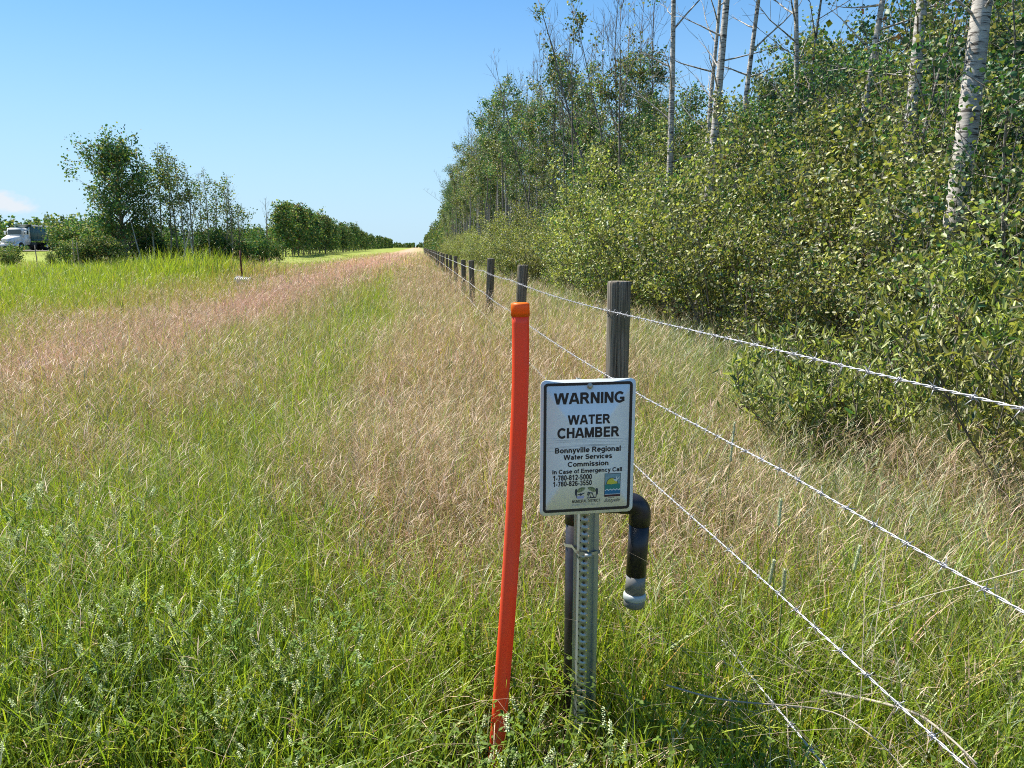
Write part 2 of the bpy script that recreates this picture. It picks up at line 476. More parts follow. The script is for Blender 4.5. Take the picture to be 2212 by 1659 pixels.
def zones(x, y):
    """share of each plant colour at a place of the meadow (bands run along the fence)"""
    x = np.asarray(x, float); y = np.asarray(y, float)
    n = fbm(x, y * .55, 1.5, 21) - .5
    n2 = fbm(x, y * .6, .7, 5)
    n3 = fbm(x, y * .25, 5.0, 44) - .5
    xw = x + n * 1.5 + n3 * 1.2
    near = 1 - smooth(2.6, 4.1, y + n * 2.2 + .35 * x)                      # lush ground round the sign
    W = np.zeros((len(x), 10))
    def band(a, b_, s=.35): return smooth(a - s, a + s, xw) * (1 - smooth(b_ - s, b_ + s, xw))
    tan = band(-.75, 2.3); tan = tan * (1 - near)
    strip = band(-1.75, -.75, .3) * (1 - near)
    mid = band(-3.0, -1.75) * (1 - near)
    pink = band(-5.1, -3.35, .3) * (1 - near) * (.25 + .75 * smooth(5.5, 10, y))
    pinkfar = band(-7.5, -.6, .6) * smooth(22, 60, y)
    olive = (band(-9.0, -5.3, .6) + band(-5.3, -3.1, .35) * .75 * (1 - smooth(5.5, 10, y))) * (1 - near)
    lush = smooth(-8.0, -10.0, xw) * (1 - smooth(46, 60, y))
    mown = smooth(-6.8, -9.0, xw) * smooth(46, 60, y)
    east = smooth(1.6, 2.4, xw) * (1 - .55 * near)
    W += tan[:, None] * np.array([.06, .05, .02, .05, .14, .42, .20, .03, .02, .04])
    W += strip[:, None] * np.array([.34, .26, .05, .14, .12, .06, .02, .01, .02, .04])
    W += mid[:, None] * np.array([.14, .10, .03, .13, .24, .20, .06, .08, .02, .05])
    W += pink[:, None] * np.array([.02, .02, .01, .02, .12, .18, .05, .54, .01, .04])
    W += 1.6 * pinkfar[:, None] * np.array([.03, .02, .0, .02, .08, .16, .04, .60, .01, .04])
    W += olive[:, None] * np.array([.16, .14, .03, .04, .46, .10, .04, .02, .03, .02])
    W += lush[:, None] * np.array([.34, .42, .10, .03, .07, .01, .01, .0, .04, .03])
    W += mown[:, None] * np.array([.18, .30, .02, .08, .20, .06, .0, .02, .02, .20])
    W += east[:, None] * np.array([.17, .12, .04, .36, .05, .07, .05, .01, .02, .14])
    W += near[:, None] * np.array([.40, .30, .12, .03, .04, .05, .05, .0, .04, .03])
    # brown dead patches and green tufts inside every zone
    dead = smooth(.54, .66, n2) * (.25 + .75 * (1 - near)) * (1 - .8 * lush) * (1 - mown)
    W = W * (1 - .75 * dead[:, None]) + .75 * dead[:, None] * np.array([.05, .03, .02, .03, .12, .45, .25, .05, .02, .03])
    tuft = smooth(.60, .72, fbm(x, y * .5, 1.3, 77)) * (1 - pinkfar) * (1 - pink * .7)
    W = W * (1 - .7 * tuft[:, None]) + .7 * tuft[:, None] * np.array([.36, .26, .10, .12, .06, .04, .02, 0, .02, .02])
    W = np.clip(W, 0, None) + 1e-6
    W = W / W.sum(1)[:, None]
    W = W ** 1.35
    return W / W.sum(1)[:, None]


gx = grid_axis(2600, 60, 241); gy = grid_axis(2600, 60, 241)
GX, GY = np.meshgrid(gx, gy, indexing='ij')
V = np.column_stack([GX.ravel(), GY.ravel(), ground_z(GX.ravel(), GY.ravel())])
n = len(gx)
idx = np.arange(n * n).reshape(n, n)
Q = np.column_stack([idx[:-1, :-1].ravel(), idx[1:, :-1].ravel(), idx[1:, 1:].ravel(), idx[:-1, 1:].ravel()])
zc = zones(V[:, 0], V[:, 1]) @ PAL
rr = np.hypot(V[:, 0], V[:, 1])
f = smooth(14, 70, rr)[:, None]
soil = np.array([.115, .085, .055])
C = soil * (1 - f) + (zc * .75) * f
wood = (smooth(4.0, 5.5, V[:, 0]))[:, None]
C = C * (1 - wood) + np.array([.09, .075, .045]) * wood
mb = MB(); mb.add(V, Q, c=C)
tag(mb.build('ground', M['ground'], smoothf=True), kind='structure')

M['asphalt'] = principled('asphalt', (.055, .055, .058), .9, noise=(3, (.075, .073, .07), .4, .6))
M['gravel'] = principled('gravel', (.40, .33, .25), 1.0, spec=0, noise=(18, (.30, .25, .19), .35, .65), bump=(60, .6))
mb = MB()
ys = np.linspace(20, 900, 120)
for x0, x1, key, dz in ((-60.5, -47.0, 'gravel', .012), (-58.2, -49.2, 'asphalt', .020)):
    mb = MB()
    xs = np.linspace(x0, x1, 5)
    A, B = np.meshgrid(xs, ys, indexing='ij')
    v = np.column_stack([A.ravel(), B.ravel(), 0 * A.ravel()])
    v[:, 2] = ground_z(v[:, 0], v[:, 1]).max() if False else 1.16 + dz
    ii = np.arange(v.shape[0]).reshape(len(xs), len(ys))
    q = np.column_stack([ii[:-1, :-1].ravel(), ii[1:, :-1].ravel(), ii[1:, 1:].ravel(), ii[:-1, 1:].ravel()])
    mb.add(v, q)
    tag(mb.build('road_shoulder' if key == 'gravel' else 'road', M[key]), kind='structure')
mb = MB()
for yy in np.arange(30, 500, 12.0): mb.add([(-53.77, yy, 1.184), (-53.63, yy, 1.184), (-53.63, yy + 3, 1.184), (-53.77, yy + 3, 1.184)], [(0, 1, 2, 3)])
for xx in (-50.0, -57.4): mb.add([(xx - .07, 20, 1.184), (xx + .07, 20, 1.184), (xx + .07, 900, 1.184), (xx - .07, 900, 1.184)], [(0, 1, 2, 3)])
M['roadpaint'] = principled('road_paint', (.75, .72, .6), .7)
tag(mb.build('road_markings', M['roadpaint']), kind='structure')
mb = MB()
xs = np.linspace(-46.5, -24, 24); ysl = np.linspace(-2.4, 2.4, 5)
A, B = np.meshgrid(xs, ysl, indexing='ij')
yc = 60 + .02 * (A + 24) + B * (1 + .08 * np.sin(A * 1.3))
v = np.column_stack([A.ravel(), yc.ravel(), ground_z(A.ravel(), yc.ravel()) + .03])
ii = np.arange(len(v)).reshape(24, 5)
mb.add(v, np.column_stack([ii[:-1, :-1].ravel(), ii[1:, :-1].ravel(), ii[1:, 1:].ravel(), ii[:-1, 1:].ravel()]))
tag(mb.build('gravel_lane', M['gravel']), kind='structure')

# ------------------------------------------------------------------ meadow (one mass nobody could count)
def ribbons(mb, base, L_, W_, az, lean, curl, S, col, tipcol=None, twist=None):
    N_ = len(base)
    if N_ == 0: return
    t = np.linspace(0, 1, S + 1)[None, :]
    cu = np.where(np.abs(curl) < 1e-3, 1e-3, curl)[:, None]; le = lean[:, None]
    h = (np.cos(le) - np.cos(le + cu * t)) / cu * L_[:, None]
    vz = (np.sin(le + cu * t) - np.sin(le)) / cu * L_[:, None]
    dx, dy = np.cos(az)[:, None], np.sin(az)[:, None]
    cx_ = base[:, 0:1] + dx * h; cy_ = base[:, 1:2] + dy * h; cz_ = base[:, 2:3] + vz
    tw = np.random.rand(N_) * math.pi if twist is None else twist
    sx = -np.sin(az) * np.cos(tw) + np.cos(az) * np.sin(tw) * .6; sy = np.cos(az) * np.cos(tw) + np.sin(az) * np.sin(tw) * .6
    prof = np.clip((1 - t) ** .55, .06, 1) * np.clip(.55 + t * 2, 0, 1)
    ww = W_[:, None] * prof * .5
    V_ = np.empty((N_, S + 1, 2, 3))
    for s_, sg in ((0, -1), (1, 1)):
        V_[:, :, s_, 0] = cx_ + sg * ww * sx[:, None]
        V_[:, :, s_, 1] = cy_ + sg * ww * sy[:, None]
        V_[:, :, s_, 2] = cz_
    b0 = (np.arange(N_) * (S + 1) * 2)[:, None] + (np.arange(S) * 2)[None, :]
    q_ = np.stack([b0, b0 + 1, b0 + 3, b0 + 2], -1).reshape(-1, 4)
    tc_ = col if tipcol is None else tipcol
    C_ = col[:, None, :] * (1 - t[:, :, None]) + tc_[:, None, :] * t[:, :, None]
    C_ = np.repeat(C_[:, :, None, :], 2, axis=2)
    mb.add(V_.reshape(-1, 3), q_, c=C_.reshape(-1, 3))
    return np.stack([cx_[:, -1], cy_[:, -1], cz_[:, -1]], -1)


rng = np.random.default_rng(11)
np.random.seed(5)


def wedge(n, r0, r1, power=1.0, spread=(-43, 41)):
    u = rng.random(n)
    r_ = (r0 ** (2 * power) + u * (r1 ** (2 * power) - r0 ** (2 * power))) ** (.5 / power)
    a_ = np.radians(rng.uniform(spread[0], spread[1], n)) + YAW
    return r_ * np.sin(a_), r_ * np.cos(a_)


def pick(Wt):
    cs = np.cumsum(Wt, 1)
    return (rng.random(len(Wt))[:, None] > cs).sum(1).clip(0, 9)


def bare(x, y):
    """thin spots: litter and soil show through"""
    k = smooth(.60, .72, fbm(x, y, .5, 91)) * .6
    k = np.maximum(k, .9 * np.exp(-(((x - .62) / .28) ** 2 + ((y - 1.95) / .22) ** 2)))
    k = np.maximum(k, .85 * np.exp(-(((x + .92) / .16) ** 2 + ((y - 1.95) / .3) ** 2)))
    return k


def meadow_height(x, y):
    r_ = np.hypot(x, y)
    h = .45 + .18 * smooth(2.2, 6, r_)
    h = h + .10 * smooth(-1.0, .5, x) * (1 - smooth(2.2, 3.2, x)) * smooth(5, 8, y)
    h = h + .25 * smooth(-8.5, -11, x) * (1 - smooth(44, 54, y)) + .35 * np.exp(-(((x + 10.6) / 3.8) ** 2 + ((y - 39.5) / 4.5) ** 2))
    h = h * (1 - .55 * smooth(46, 60, y) * smooth(-6.5, -9, x))
    h = h * (.72 + .55 * fbm(x, y, 1.4, 33))
    h = h * (1 - .36 * (1 - smooth(2.0, 2.75, r_)))
    an_ = np.degrees(np.arctan2(x, y))
    h = h * (1 - .72 * smooth(-3, 1.0, an_) * (1 - smooth(12.5, 17, an_)) * (1 - smooth(2.2, 2.6, r_)))
    h = h * (1 - .85 * np.exp(-((((x + 7.5) / 1.0) ** 2 + ((y - 31.6) / 2.2) ** 2) ** 2)))
    return h


gm, dm = MB(), MB()
GREENS = np.array([1, 1, 1, 1, .45, 0, 0, 0, .3, .6])
bands = [  # r0, r1, count, width, segments
    (1.15, 2.6, 19000, .0108, 5), (2.6, 4.6, 36000, .0102, 4), (4.6, 8, 60000, .0095, 3), (8, 14, 70000, .0125, 3),
    (14, 26, 80000, .019, 2), (26, 48, 70000, .036, 2), (48, 95, 60000, .075, 2), (95, 190, 26000, .16, 1)]
for r0, r1, cnt, wd, S in bands:
    x, y = wedge(cnt, r0, r1)
    keep = (x < 6.0) & (rng.random(cnt) > bare(x, y)) & (x > -46)
    keep &= ~((x < -24) & (np.abs(y - 60 - .02 * (x + 24)) < 2.3))
    keep &= (x < 3.8) | (rng.random(cnt) < .45)
    x, y = x[keep], y[keep]; k = len(x)
    z = ground_z(x, y)
    W_ = zones(x, y); ci = pick(W_)
    col = PAL[ci] * (1 + .35 * (rng.random((k, 1)) - .5)) * (1 + .12 * (rng.random((k, 3)) - .5))
    green = rng.random(k) < GREENS[ci]
    hgt = meadow_height(x, y) * (.45 + .75 * rng.random(k) ** .8)
    az = rng.random(k) * 2 * math.pi
    wind = rng.random(k) < .2
    az = np.where(wind, rng.normal(math.radians(20), 1.0, k), az)
    lean = np.abs(rng.normal(.06, .14, k)); curl = np.abs(rng.normal(.55, .5, k))
    dry = ~green
    lean = np.where(dry, np.abs(rng.normal(.28, .35, k)), lean); curl = np.where(dry, np.abs(rng.normal(.8, .8, k)), curl)
    Ll = hgt * (1 + .25 * curl)
    wdt = wd * (.45 + .95 * rng.random(k) ** 1.3) * np.where(dry, .62 if r1 < 15 else .9, 1)
    base = np.column_stack([x, y, z - .01])
    tip = np.where(green[:, None], col * np.array([1.12, 1.08, .9]), col * np.array([1.1, 1.1, 1.1]))
    basec = np.where((rng.random(k) < .5)[:, None], col * np.array([1.2, .85, .9]), col)
    for sel, mbx in ((green, gm), (dry, dm)):
        ribbons(mbx, base[sel], Ll[sel], wdt[sel], az[sel], lean[sel], curl[sel], S, basec[sel], tip[sel])

# seed stalks: fine stems with a loose head; they carry the pink and tan haze over the field
for r0, r1, cnt, wd in ((1.9, 5, 13000, .0022), (5, 9, 11000, .0030), (9, 16, 15000, .0048), (16, 30, 17000, .009), (30, 60, 15000, .020), (60, 140, 12000, .05)):
    x, y = wedge(cnt, r0, r1)
    W_ = zones(x, y)
    share = W_[:, 5] + W_[:, 6] + 1.6 * W_[:, 7] + .35 * W_[:, 4] + .22 * (W_[:, 0] + W_[:, 1]) + .2 * W_[:, 3] + .3 * W_[:, 9]
    keep = (rng.random(cnt) < share * np.where((x > -1) & (x < 2.6) & (y < 12), .7, 1.2)) & (x < 4.2) & (x > -40)
    x, y, W_ = x[keep], y[keep], W_[keep]; k = len(x)
    z = ground_z(x, y)
    Ws = W_ * np.array([.1, .12, .05, .3, .8, 1, .8, 2.2, .2, 2.5]); Ws /= Ws.sum(1)[:, None]
    ci = pick(Ws)
    col = PAL[ci] * (1 + .3 * (rng.random((k, 1)) - .5))
    hgt = meadow_height(x, y) * (.95 + .45 * rng.random(k))
    az = rng.random(k) * 2 * math.pi; az = np.where(rng.random(k) < .3, rng.normal(.3, 1.0, k), az)
    lean = np.abs(rng.normal(.05, .12, k)); curl = np.abs(rng.normal(.25, .22, k))
    base = np.column_stack([x, y, z])
    tips = ribbons(dm, base, hgt, np.full(k, wd), az, lean, curl, 2 if r0 > 9 else 3, col * np.array([.8, .85, .8]), col)
    nh = 6 if r1 < 10 else (4 if r1 < 31 else 2)
    for j in range(nh):
        b0 = tips.copy(); b0[:, 2] -= hgt * .03 * j * (1 if nh > 2 else 2) + .005
        ribbons(dm, b0, hgt * (.09 + .07 * rng.random(k)), np.full(k, wd * 1.9), rng.random(k) * 6.283, .3 + .7 * rng.random(k), np.full(k, .6), 1 if r1 > 10 else 2, col, col * 1.1)

# lodged hay: pale arching dead blades lying over each other
for r0, r1, cnt, wd in ((1.6, 4, 6000, .0032), (4, 8, 26000, .0042), (8, 15, 26000, .0062)):
    x, y = wedge(cnt, r0, r1)
    W_ = zones(x, y)
    keep = (rng.random(cnt) < .22 + 1.3 * (W_[:, 5] + W_[:, 6]) + .5 * W_[:, 3]) & (x < 4.4)
    x, y = x[keep], y[keep]; k = len(x)
    z = ground_z(x, y) + meadow_height(x, y) * rng.random(k) * .55
    col = np.where((rng.random(k) < .7)[:, None], TN * 1.12, PALE) * (1 + .4 * (rng.random((k, 1)) - .5))
    ribbons(dm, np.column_stack([x, y, z]), .18 + .35 * rng.random(k), np.full(k, wd), rng.random(k) * 6.283, rng.uniform(.4, 1.4, k), rng.uniform(.2, 1.6, k), 4, col)

# tangle of long pale dead stems leaning through the wires at lower right
k = 260
q0 = np.array([P(rng.uniform(1600, 2300), rng.uniform(1250, 1640), rng.uniform(2.1, 3.2)) for _ in range(k)])
q0[:, 2] = np.clip(q0[:, 2], .02, .42) * rng.random(k)
ribbons(dm, q0, rng.uniform(.35, .85, k), np.full(k, .0030), rng.normal(2.6, .9, k), rng.uniform(.5, 1.3, k), rng.uniform(.1, .9, k), 6, np.tile(np.array([.50, .42, .30]), (k, 1)) * rng.uniform(.7, 1.2, (k, 1)))
# tall dark green weed stems standing up out of the grass
x, y = wedge(2600, 2.2, 6.5)
keep = (rng.random(2600) < .25 + smooth(.5, .66, fbm(x, y, .9, 202))) & (x < .8)
x, y = x[keep], y[keep]; k = len(x)
hh = meadow_height(x, y) * rng.uniform(1.1, 1.75, k)
for rep in range(2):
    ribbons(gm, np.column_stack([x, y, ground_z(x, y)]), hh, np.full(k, .0034), rng.random(k) * 6.283, np.abs(rng.normal(.04, .08, k)), np.abs(rng.normal(.15, .15, k)), 4, np.tile(np.array([.09, .15, .035]), (k, 1)), np.tile(np.array([.13, .20, .05]), (k, 1)))
    x = x + rng.normal(0, .03, k); y = y + rng.normal(0, .03, k)
# broad bright blades in clumps near the sign and marker
cl = [(P(xx_, yy_, dd_), 34) for xx_, yy_, dd_ in zip(rng.uniform(0, 2150, 46), rng.uniform(1120, 1640, 46), rng.uniform(2.1, 3.3, 46)) if not 1020 < xx_ < 1420]
cl += [(P(1150, 1560, 2.25), 60), (P(800, 1480, 2.35), 60), (P(760, 1330, 2.7), 60), (P(960, 1330, 2.8), 50), (P(560, 1500, 2.2), 40), (P(180, 1560, 2.1), 40),
      (P(620, 1150, 3.2), 60), (P(1010, 1180, 3.1), 60), (P(300, 1560, 2.1), 24), (P(1500, 1560, 2.2), 26), (P(1900, 1350, 2.6), 50), (P(1700, 1500, 2.3), 50), (P(860, 1150, 3.3), 60), (P(1250, 1590, 2.15), 26), (P(940, 1600, 2.1), 50),
      (P(2050, 1500, 2.4), 40), (P(1560, 1380, 2.7), 40), (P(420, 1250, 2.9), 50)]
for c, k in cl:
    dd_ = math.hypot(c[0], c[1]); sc2 = min(1.0, max(.45, (dd_ - 1.1) / 1.4))
    x = c[0] + rng.normal(0, .10, k); y = c[1] + .12 + rng.normal(0, .10, k)
    ribbons(gm, np.column_stack([x, y, ground_z(x, y)]), rng.uniform(.28, .56, k) * sc2, rng.uniform(.006, .0105, k), rng.random(k) * 6.283, np.abs(rng.normal(.1, .15, k)), np.abs(rng.normal(.6, .45, k)), 6,
            np.tile(G1, (k, 1)) * rng.uniform(.8, 1.3, (k, 1)), np.tile(G2, (k, 1)) * rng.uniform(.8, 1.3, (k, 1)))


def leaves(mb, p, d, nrm, L_, W_, col, fold=.25, shape='oval', tipc=None):
    """leaf blades: p base, d axis, nrm facing; two folded halves"""
    d = d / (np.linalg.norm(d, axis=1)[:, None] + 1e-9)
    s = np.cross(d, nrm); s /= (np.linalg.norm(s, axis=1)[:, None] + 1e-9)
    nn = np.cross(s, d)
    k = len(p); L_ = L_[:, None]; W_ = W_[:, None] * .5
    if shape == 'diamond':
        V_ = np.stack([p, p + d * L_ * .5 + s * W_ + nn * W_ * fold, p + d * L_, p + d * L_ * .5 - s * W_ + nn * W_ * fold], 1)
        b0 = np.arange(k)[:, None] * 4
        t_ = np.concatenate([b0 + [0, 1, 2], b0 + [0, 2, 3]], 0)
        mb.add(V_.reshape(-1, 3), t=t_, c=np.repeat(col, 4, 0))
    else:
        a1, a2, w1, w2 = ((.30, .68, 1.0, .78) if shape == 'oval' else (.28, .62, 1.0, .72))
        V_ = np.stack([p, p + d * L_ * a1 + s * W_ * w1 + nn * W_ * fold, p + d * L_ * a2 + s * W_ * w2 + nn * W_ * fold,
                       p + d * L_ - nn * L_ * .08, p + d * L_ * a2 - s * W_ * w2 + nn * W_ * fold, p + d * L_ * a1 - s * W_ * w1 + nn * W_ * fold], 1)
        b0 = np.arange(k)[:, None] * 6
        q_ = np.concatenate([b0 + [0, 1, 2, 3], b0 + [0, 3, 4, 5]], 0)
        mb.add(V_.reshape(-1, 3), q_, c=np.repeat(col, 6, 0))


def unit(k):
    v = rng.normal(size=(k, 3)); return v / np.linalg.norm(v, axis=1)[:, None]


# low clover and weed leaves under the grass
wm = MB()
for r0, r1, cnt, sz in ((1.2, 2.7, 9000, .016), (2.7, 4.5, 9000, .018)):
    x, y = wedge(cnt, r0, r1)
    dens = smooth(.42, .62, fbm(x, y, .8, 123)) * (1 - smooth(3.6, 4.8, y)) + .25 * (x < -.2)
    keep = rng.random(cnt) < dens * np.where(x > .25, .35, 1)
    x, y = x[keep], y[keep]; k = len(x)
    z = ground_z(x, y) + .03 + .36 * rng.random(k) ** 1.1
    for j in range(3):
        az = rng.random(k) * 6.283 + j * 2.1
        d = np.column_stack([np.cos(az), np.sin(az), rng.normal(.1, .35, k)])
        nr = unit(k) * .45 + np.array([-.2, .2, 1])
        c = (np.array([.115, .20, .025]) * rng.uniform(.6, 1.5, (k, 1)))
        leaves(wm, np.column_stack([x, y, z]), d, nr, sz * rng.uniform(.7, 1.4, k), sz * rng.uniform(.4, .8, k), c, .15)

o = gm.build('green_grass', M['grass']); tag(o, 'tall green meadow grass filling the foreground and the ditch on the left', 'grass', kind='stuff')
o = dm.build('dry_grass', M['dry']); tag(o, 'tan and pink dry seeding grass along the fence and across the field', 'grass', kind='stuff')
o = wm.build('clover_leaves', M['weed']); tag(o, 'low round clover and weed leaves between the foreground grass stems', 'weeds', kind='stuff')


# ------------------------------------------------------------------ fence of round posts and barbed wire
def Pv(x, y, D):
    """point seen at layout pixel (x, y) on the upright plane D metres ahead (level distance)"""
    d = _fw + _rt * (x - CX) / FPX - _up * (y - CY) / FPX
    hz = d[0] * math.sin(YAW) + d[1] * math.cos(YAW)
    return np.array([0, 0, CAM_H]) + d * (D / hz)


FX = 1.15
fence = empty('barbed_wire_fence', (FX, 4.39, 0))
tag(fence, 'long straight fence of weathered round wooden posts strung with four barbed wires', 'fence')


def post_mesh(seed, rad, top, split):
    r_ = np.random.default_rng(seed); n_ = 56
    zs = np.concatenate([[-.25], np.linspace(0, top - .03, 14), [top - .012, top - .003, top]])
    rs = np.concatenate([np.full(15, 1.0), [.985, .95, .90]]) * rad
    an = np.arange(n_) * 2 * math.pi / n_
    rough_ = 1 + .02 * r_.normal(size=n_)
    dent = np.ones(n_)
    for k in range(3):
        dent[r_.integers(0, n_)] = .93
    dent[split] = .80; dent[(split + 1) % n_] = .97
    V_ = []
    for i, (z_, q_) in enumerate(zip(zs, rs)):
        wob = 1 + .012 * np.sin(z_ * 5 + an * 2)
        e_ = dent if z_ < top - .002 else np.ones(n_) * .99
        V_.append(np.column_stack([q_ * rough_ * e_ * wob * np.cos(an), q_ * rough_ * e_ * wob * np.sin(an), np.full(n_, z_)]))
    mb_ = MB()
    V_ = np.concatenate(V_ + [np.array([[0, 0, top + .003]])])
    q_ = [(i * n_ + j, i * n_ + (j + 1) % n_, (i + 1) * n_ + (j + 1) % n_, (i + 1) * n_ + j) for i in range(len(zs) - 1) for j in range(n_)]
    l_ = (len(zs) - 1) * n_
    mb_.add(V_, q_, [(l_ + j, l_ + (j + 1) % n_, len(V_) - 1) for j in range(n_)])
    return mb_


post_y = [4.39, 9.23, 13.18, 16.87, 20.64, 24.55, 28.92, 33.36, 38.62, 43.4]
post_top = [1.521, 1.502, 1.519, 1.423, 1.37, 1.419, 1.40, 1.39, 1.36, 1.36]
y = 47.6
while y < 190:
    post_y.append(y); post_top.append(1.38 + .08 * (rng.random() - .5)); y += 4.1 + .5 * rng.random()
post_y.append(-.35); post_top.append(1.5)
protos = [post_mesh(3 + i, .066, 1.52, s) .mesh('post', M['post']) for i, s in enumerate((39, 33, 45, 36))]
for i, (py, pt) in enumerate(zip(post_y, post_top)):
    o = bpy.data.objects.new('post', protos[0 if i == 0 else rng.integers(1, 4)])
    COL.objects.link(o); o.parent = fence
    o.location = (.02 * rng.normal() * (i > 3), py - 4.39, pt - 1.52)
    o.rotation_euler = (rng.normal(0, .012) * (i > 0), rng.normal(0, .02) * (i > 0), 0 if i == 0 else rng.normal(0, .3))
    k = 1.0 if i == 0 else rng.uniform(.9, 1.1) * (.93 if i != 1 else .88)
    o.scale = (k, k, 1)
first_posts = [o for o in fence.children][:4]
# wires
wz = [[(-.35, 1.465), (1.25, 1.431), (2.37, 1.405), (4.39, 1.352), (9.23, 1.325), (13.18, 1.31), (16.9, 1.275), (190, 1.20)],
      [(-.35, 1.10), (1.2, 1.066), (2.13, 1.053), (3.56, .994), (4.39, .975), (9.23, .95), (190, .86)],
      [(-.35, .72), (1.30, .684), (2.08, .668), (3.34, .621), (4.39, .605), (9.23, .58), (190, .52)],
      [(-.35, .34), (1.3, .33), (2.63, .289), (2.95, .275), (4.39, .25), (9.23, .24), (190, .2)]]
for wi, tab in enumerate(wz):
    ty = np.array([a for a, _ in tab]); tz = np.array([b_ for _, b_ in tab])
    py = np.array(sorted(post_y))

    def wire_at(yy):
        z_ = np.interp(yy, ty, tz)
        i_ = np.clip(np.searchsorted(py, yy) - 1, 0, len(py) - 2)
        t_ = (yy - py[i_]) / (py[i_ + 1] - py[i_])
        return z_ - .02 * 4 * t_ * (1 - t_) * (yy > 4.39)
    mbw = MB()
    yy = np.arange(-.35, 15, .0085)
    for s_ in (0, math.pi):
        ph = yy * 2 * math.pi / .085 + s_ + wi
        pts = np.column_stack([-.074 + .0019 * np.cos(ph), yy - 4.39, wire_at(yy) + .0019 * np.sin(ph)])
        mbw.tube(pts, .0015, 5)
    yy = np.concatenate([np.arange(15, 40, 1.0), np.arange(40, 188, 4.0)])
    mbw.tube(np.column_stack([np.full(len(yy), -.074), yy - 4.39, wire_at(yy)]), .0042, 4)
    yb = -.2 + rng.uniform(0, .1)
    while yb < 14:
        z_ = wire_at(np.array([yb]))[0]
        c_ = np.array([-.074, yb - 4.39, z_])
        t_ = np.linspace(0, 4 * math.pi, 17)
        a0 = rng.random() * 6.28
        mbw.tube(np.column_stack([c_[0] + .0048 * np.cos(t_ + a0), c_[1] + (t_ / (4 * math.pi) - .5) * .013, c_[2] + .0048 * np.sin(t_ + a0)]), .0013, 4)
        for k in range(4):
            a_ = a0 + k * 1.57 + rng.normal(0, .25)
            dirn = np.array([math.cos(a_), rng.normal(0, .35), math.sin(a_)])
            p0 = c_ + np.array([0, (k - 1.5) * .003, 0]) + dirn * .003
            mbw.tube(np.array([p0, p0 + dirn * .009, p0 + dirn * .018]), [.0012, .0011, .0002], 4)
        yb += .125 + rng.normal(0, .006)
    mbw.build('barbed_wire', M['wire'], fence, True)
    if wi < 3:
        for o in first_posts:
            wy = o.location.y + 4.39; z_ = float(wire_at(np.array([wy]))[0])
            ms = MB(); ms.tube([(-.058, -.006, .011), (-.079, -.005, .008), (-.0805, 0, 0), (-.079, .005, -.008), (-.058, .006, -.011)], .0017, 5)
            s_o = ms.build('staple', M['wire'], o); s_o.location = (0, 0, z_ - o.location.z)

# ------------------------------------------------------------------ warning sign on its channel post
def ztop(xy, ypix):
    """height at the ground point xy that is seen at layout row ypix"""
    a, b_ = -3.0, CAM_H + 2.5 * math.hypot(xy[0], xy[1])
    for _ in range(60):
        m_ = (a + b_) / 2
        if proj((xy[0], xy[1], m_))[1] > ypix: a = m_
        else: b_ = m_
    return a


SD = 2.365
sc_ = Pv(1269, 965, SD)
zt, zb = ztop(sc_, 819), ztop(sc_, 1109)
SW = 206.5 / FPX * proj((sc_[0], sc_[1], (zt + zb) / 2))[2] / math.cos(R(9))
SH = zt - zb
sign = empty('warning_sign', (sc_[0], sc_[1], 0), R(9.5) - YAW)
tag(sign, 'white rectangular warning sign with black lettering bolted to a galvanised channel post', 'sign')


def rrect(w_, h_, r_, n_=8):
    p_ = []
    for cx_, cz_, a0 in ((w_ / 2 - r_, h_ / 2 - r_, 0), (-w_ / 2 + r_, h_ / 2 - r_, 90), (-w_ / 2 + r_, -h_ / 2 + r_, 180), (w_ / 2 - r_, -h_ / 2 + r_, 270)):
        for k in range(n_ + 1):
            a_ = R(a0 + 90 * k / n_); p_.append((cx_ + r_ * math.cos(a_), cz_ + r_ * math.sin(a_)))
    return np.array(p_)


zc_ = (zt + zb) / 2
panel_mb = MB(); panel_mb.prism(rrect(SW, SH, .017) + [0, zc_], -.0022, 0)
panel = panel_mb.build('sign_panel', M['sign'], sign)
o_, i_ = rrect(SW - .020, SH - .019, .0125), rrect(SW - .0385, SH - .0375, .0045)
bm_ = MB(); k = len(o_)
bm_.add(np.concatenate([np.column_stack([o_[:, 0], np.full(k, -.0026), o_[:, 1] + zc_]), np.column_stack([i_[:, 0], np.full(k, -.0026), i_[:, 1] + zc_])]),
        [(j, (j + 1) % k, k + (j + 1) % k, k + j) for j in range(k)])
bm_.build('border', M['black'], panel)


def UV(u, v): return (u - .5) * SW, zc_ + SH / 2 - v * SH


def arc(cx_, cy_, rx, ry, a0, a1, n_=14):
    a_ = np.radians(np.linspace(a0, a1, n_)); return [(cx_ + rx * math.cos(q_), cy_ + ry * math.sin(q_)) for q_ in a_]


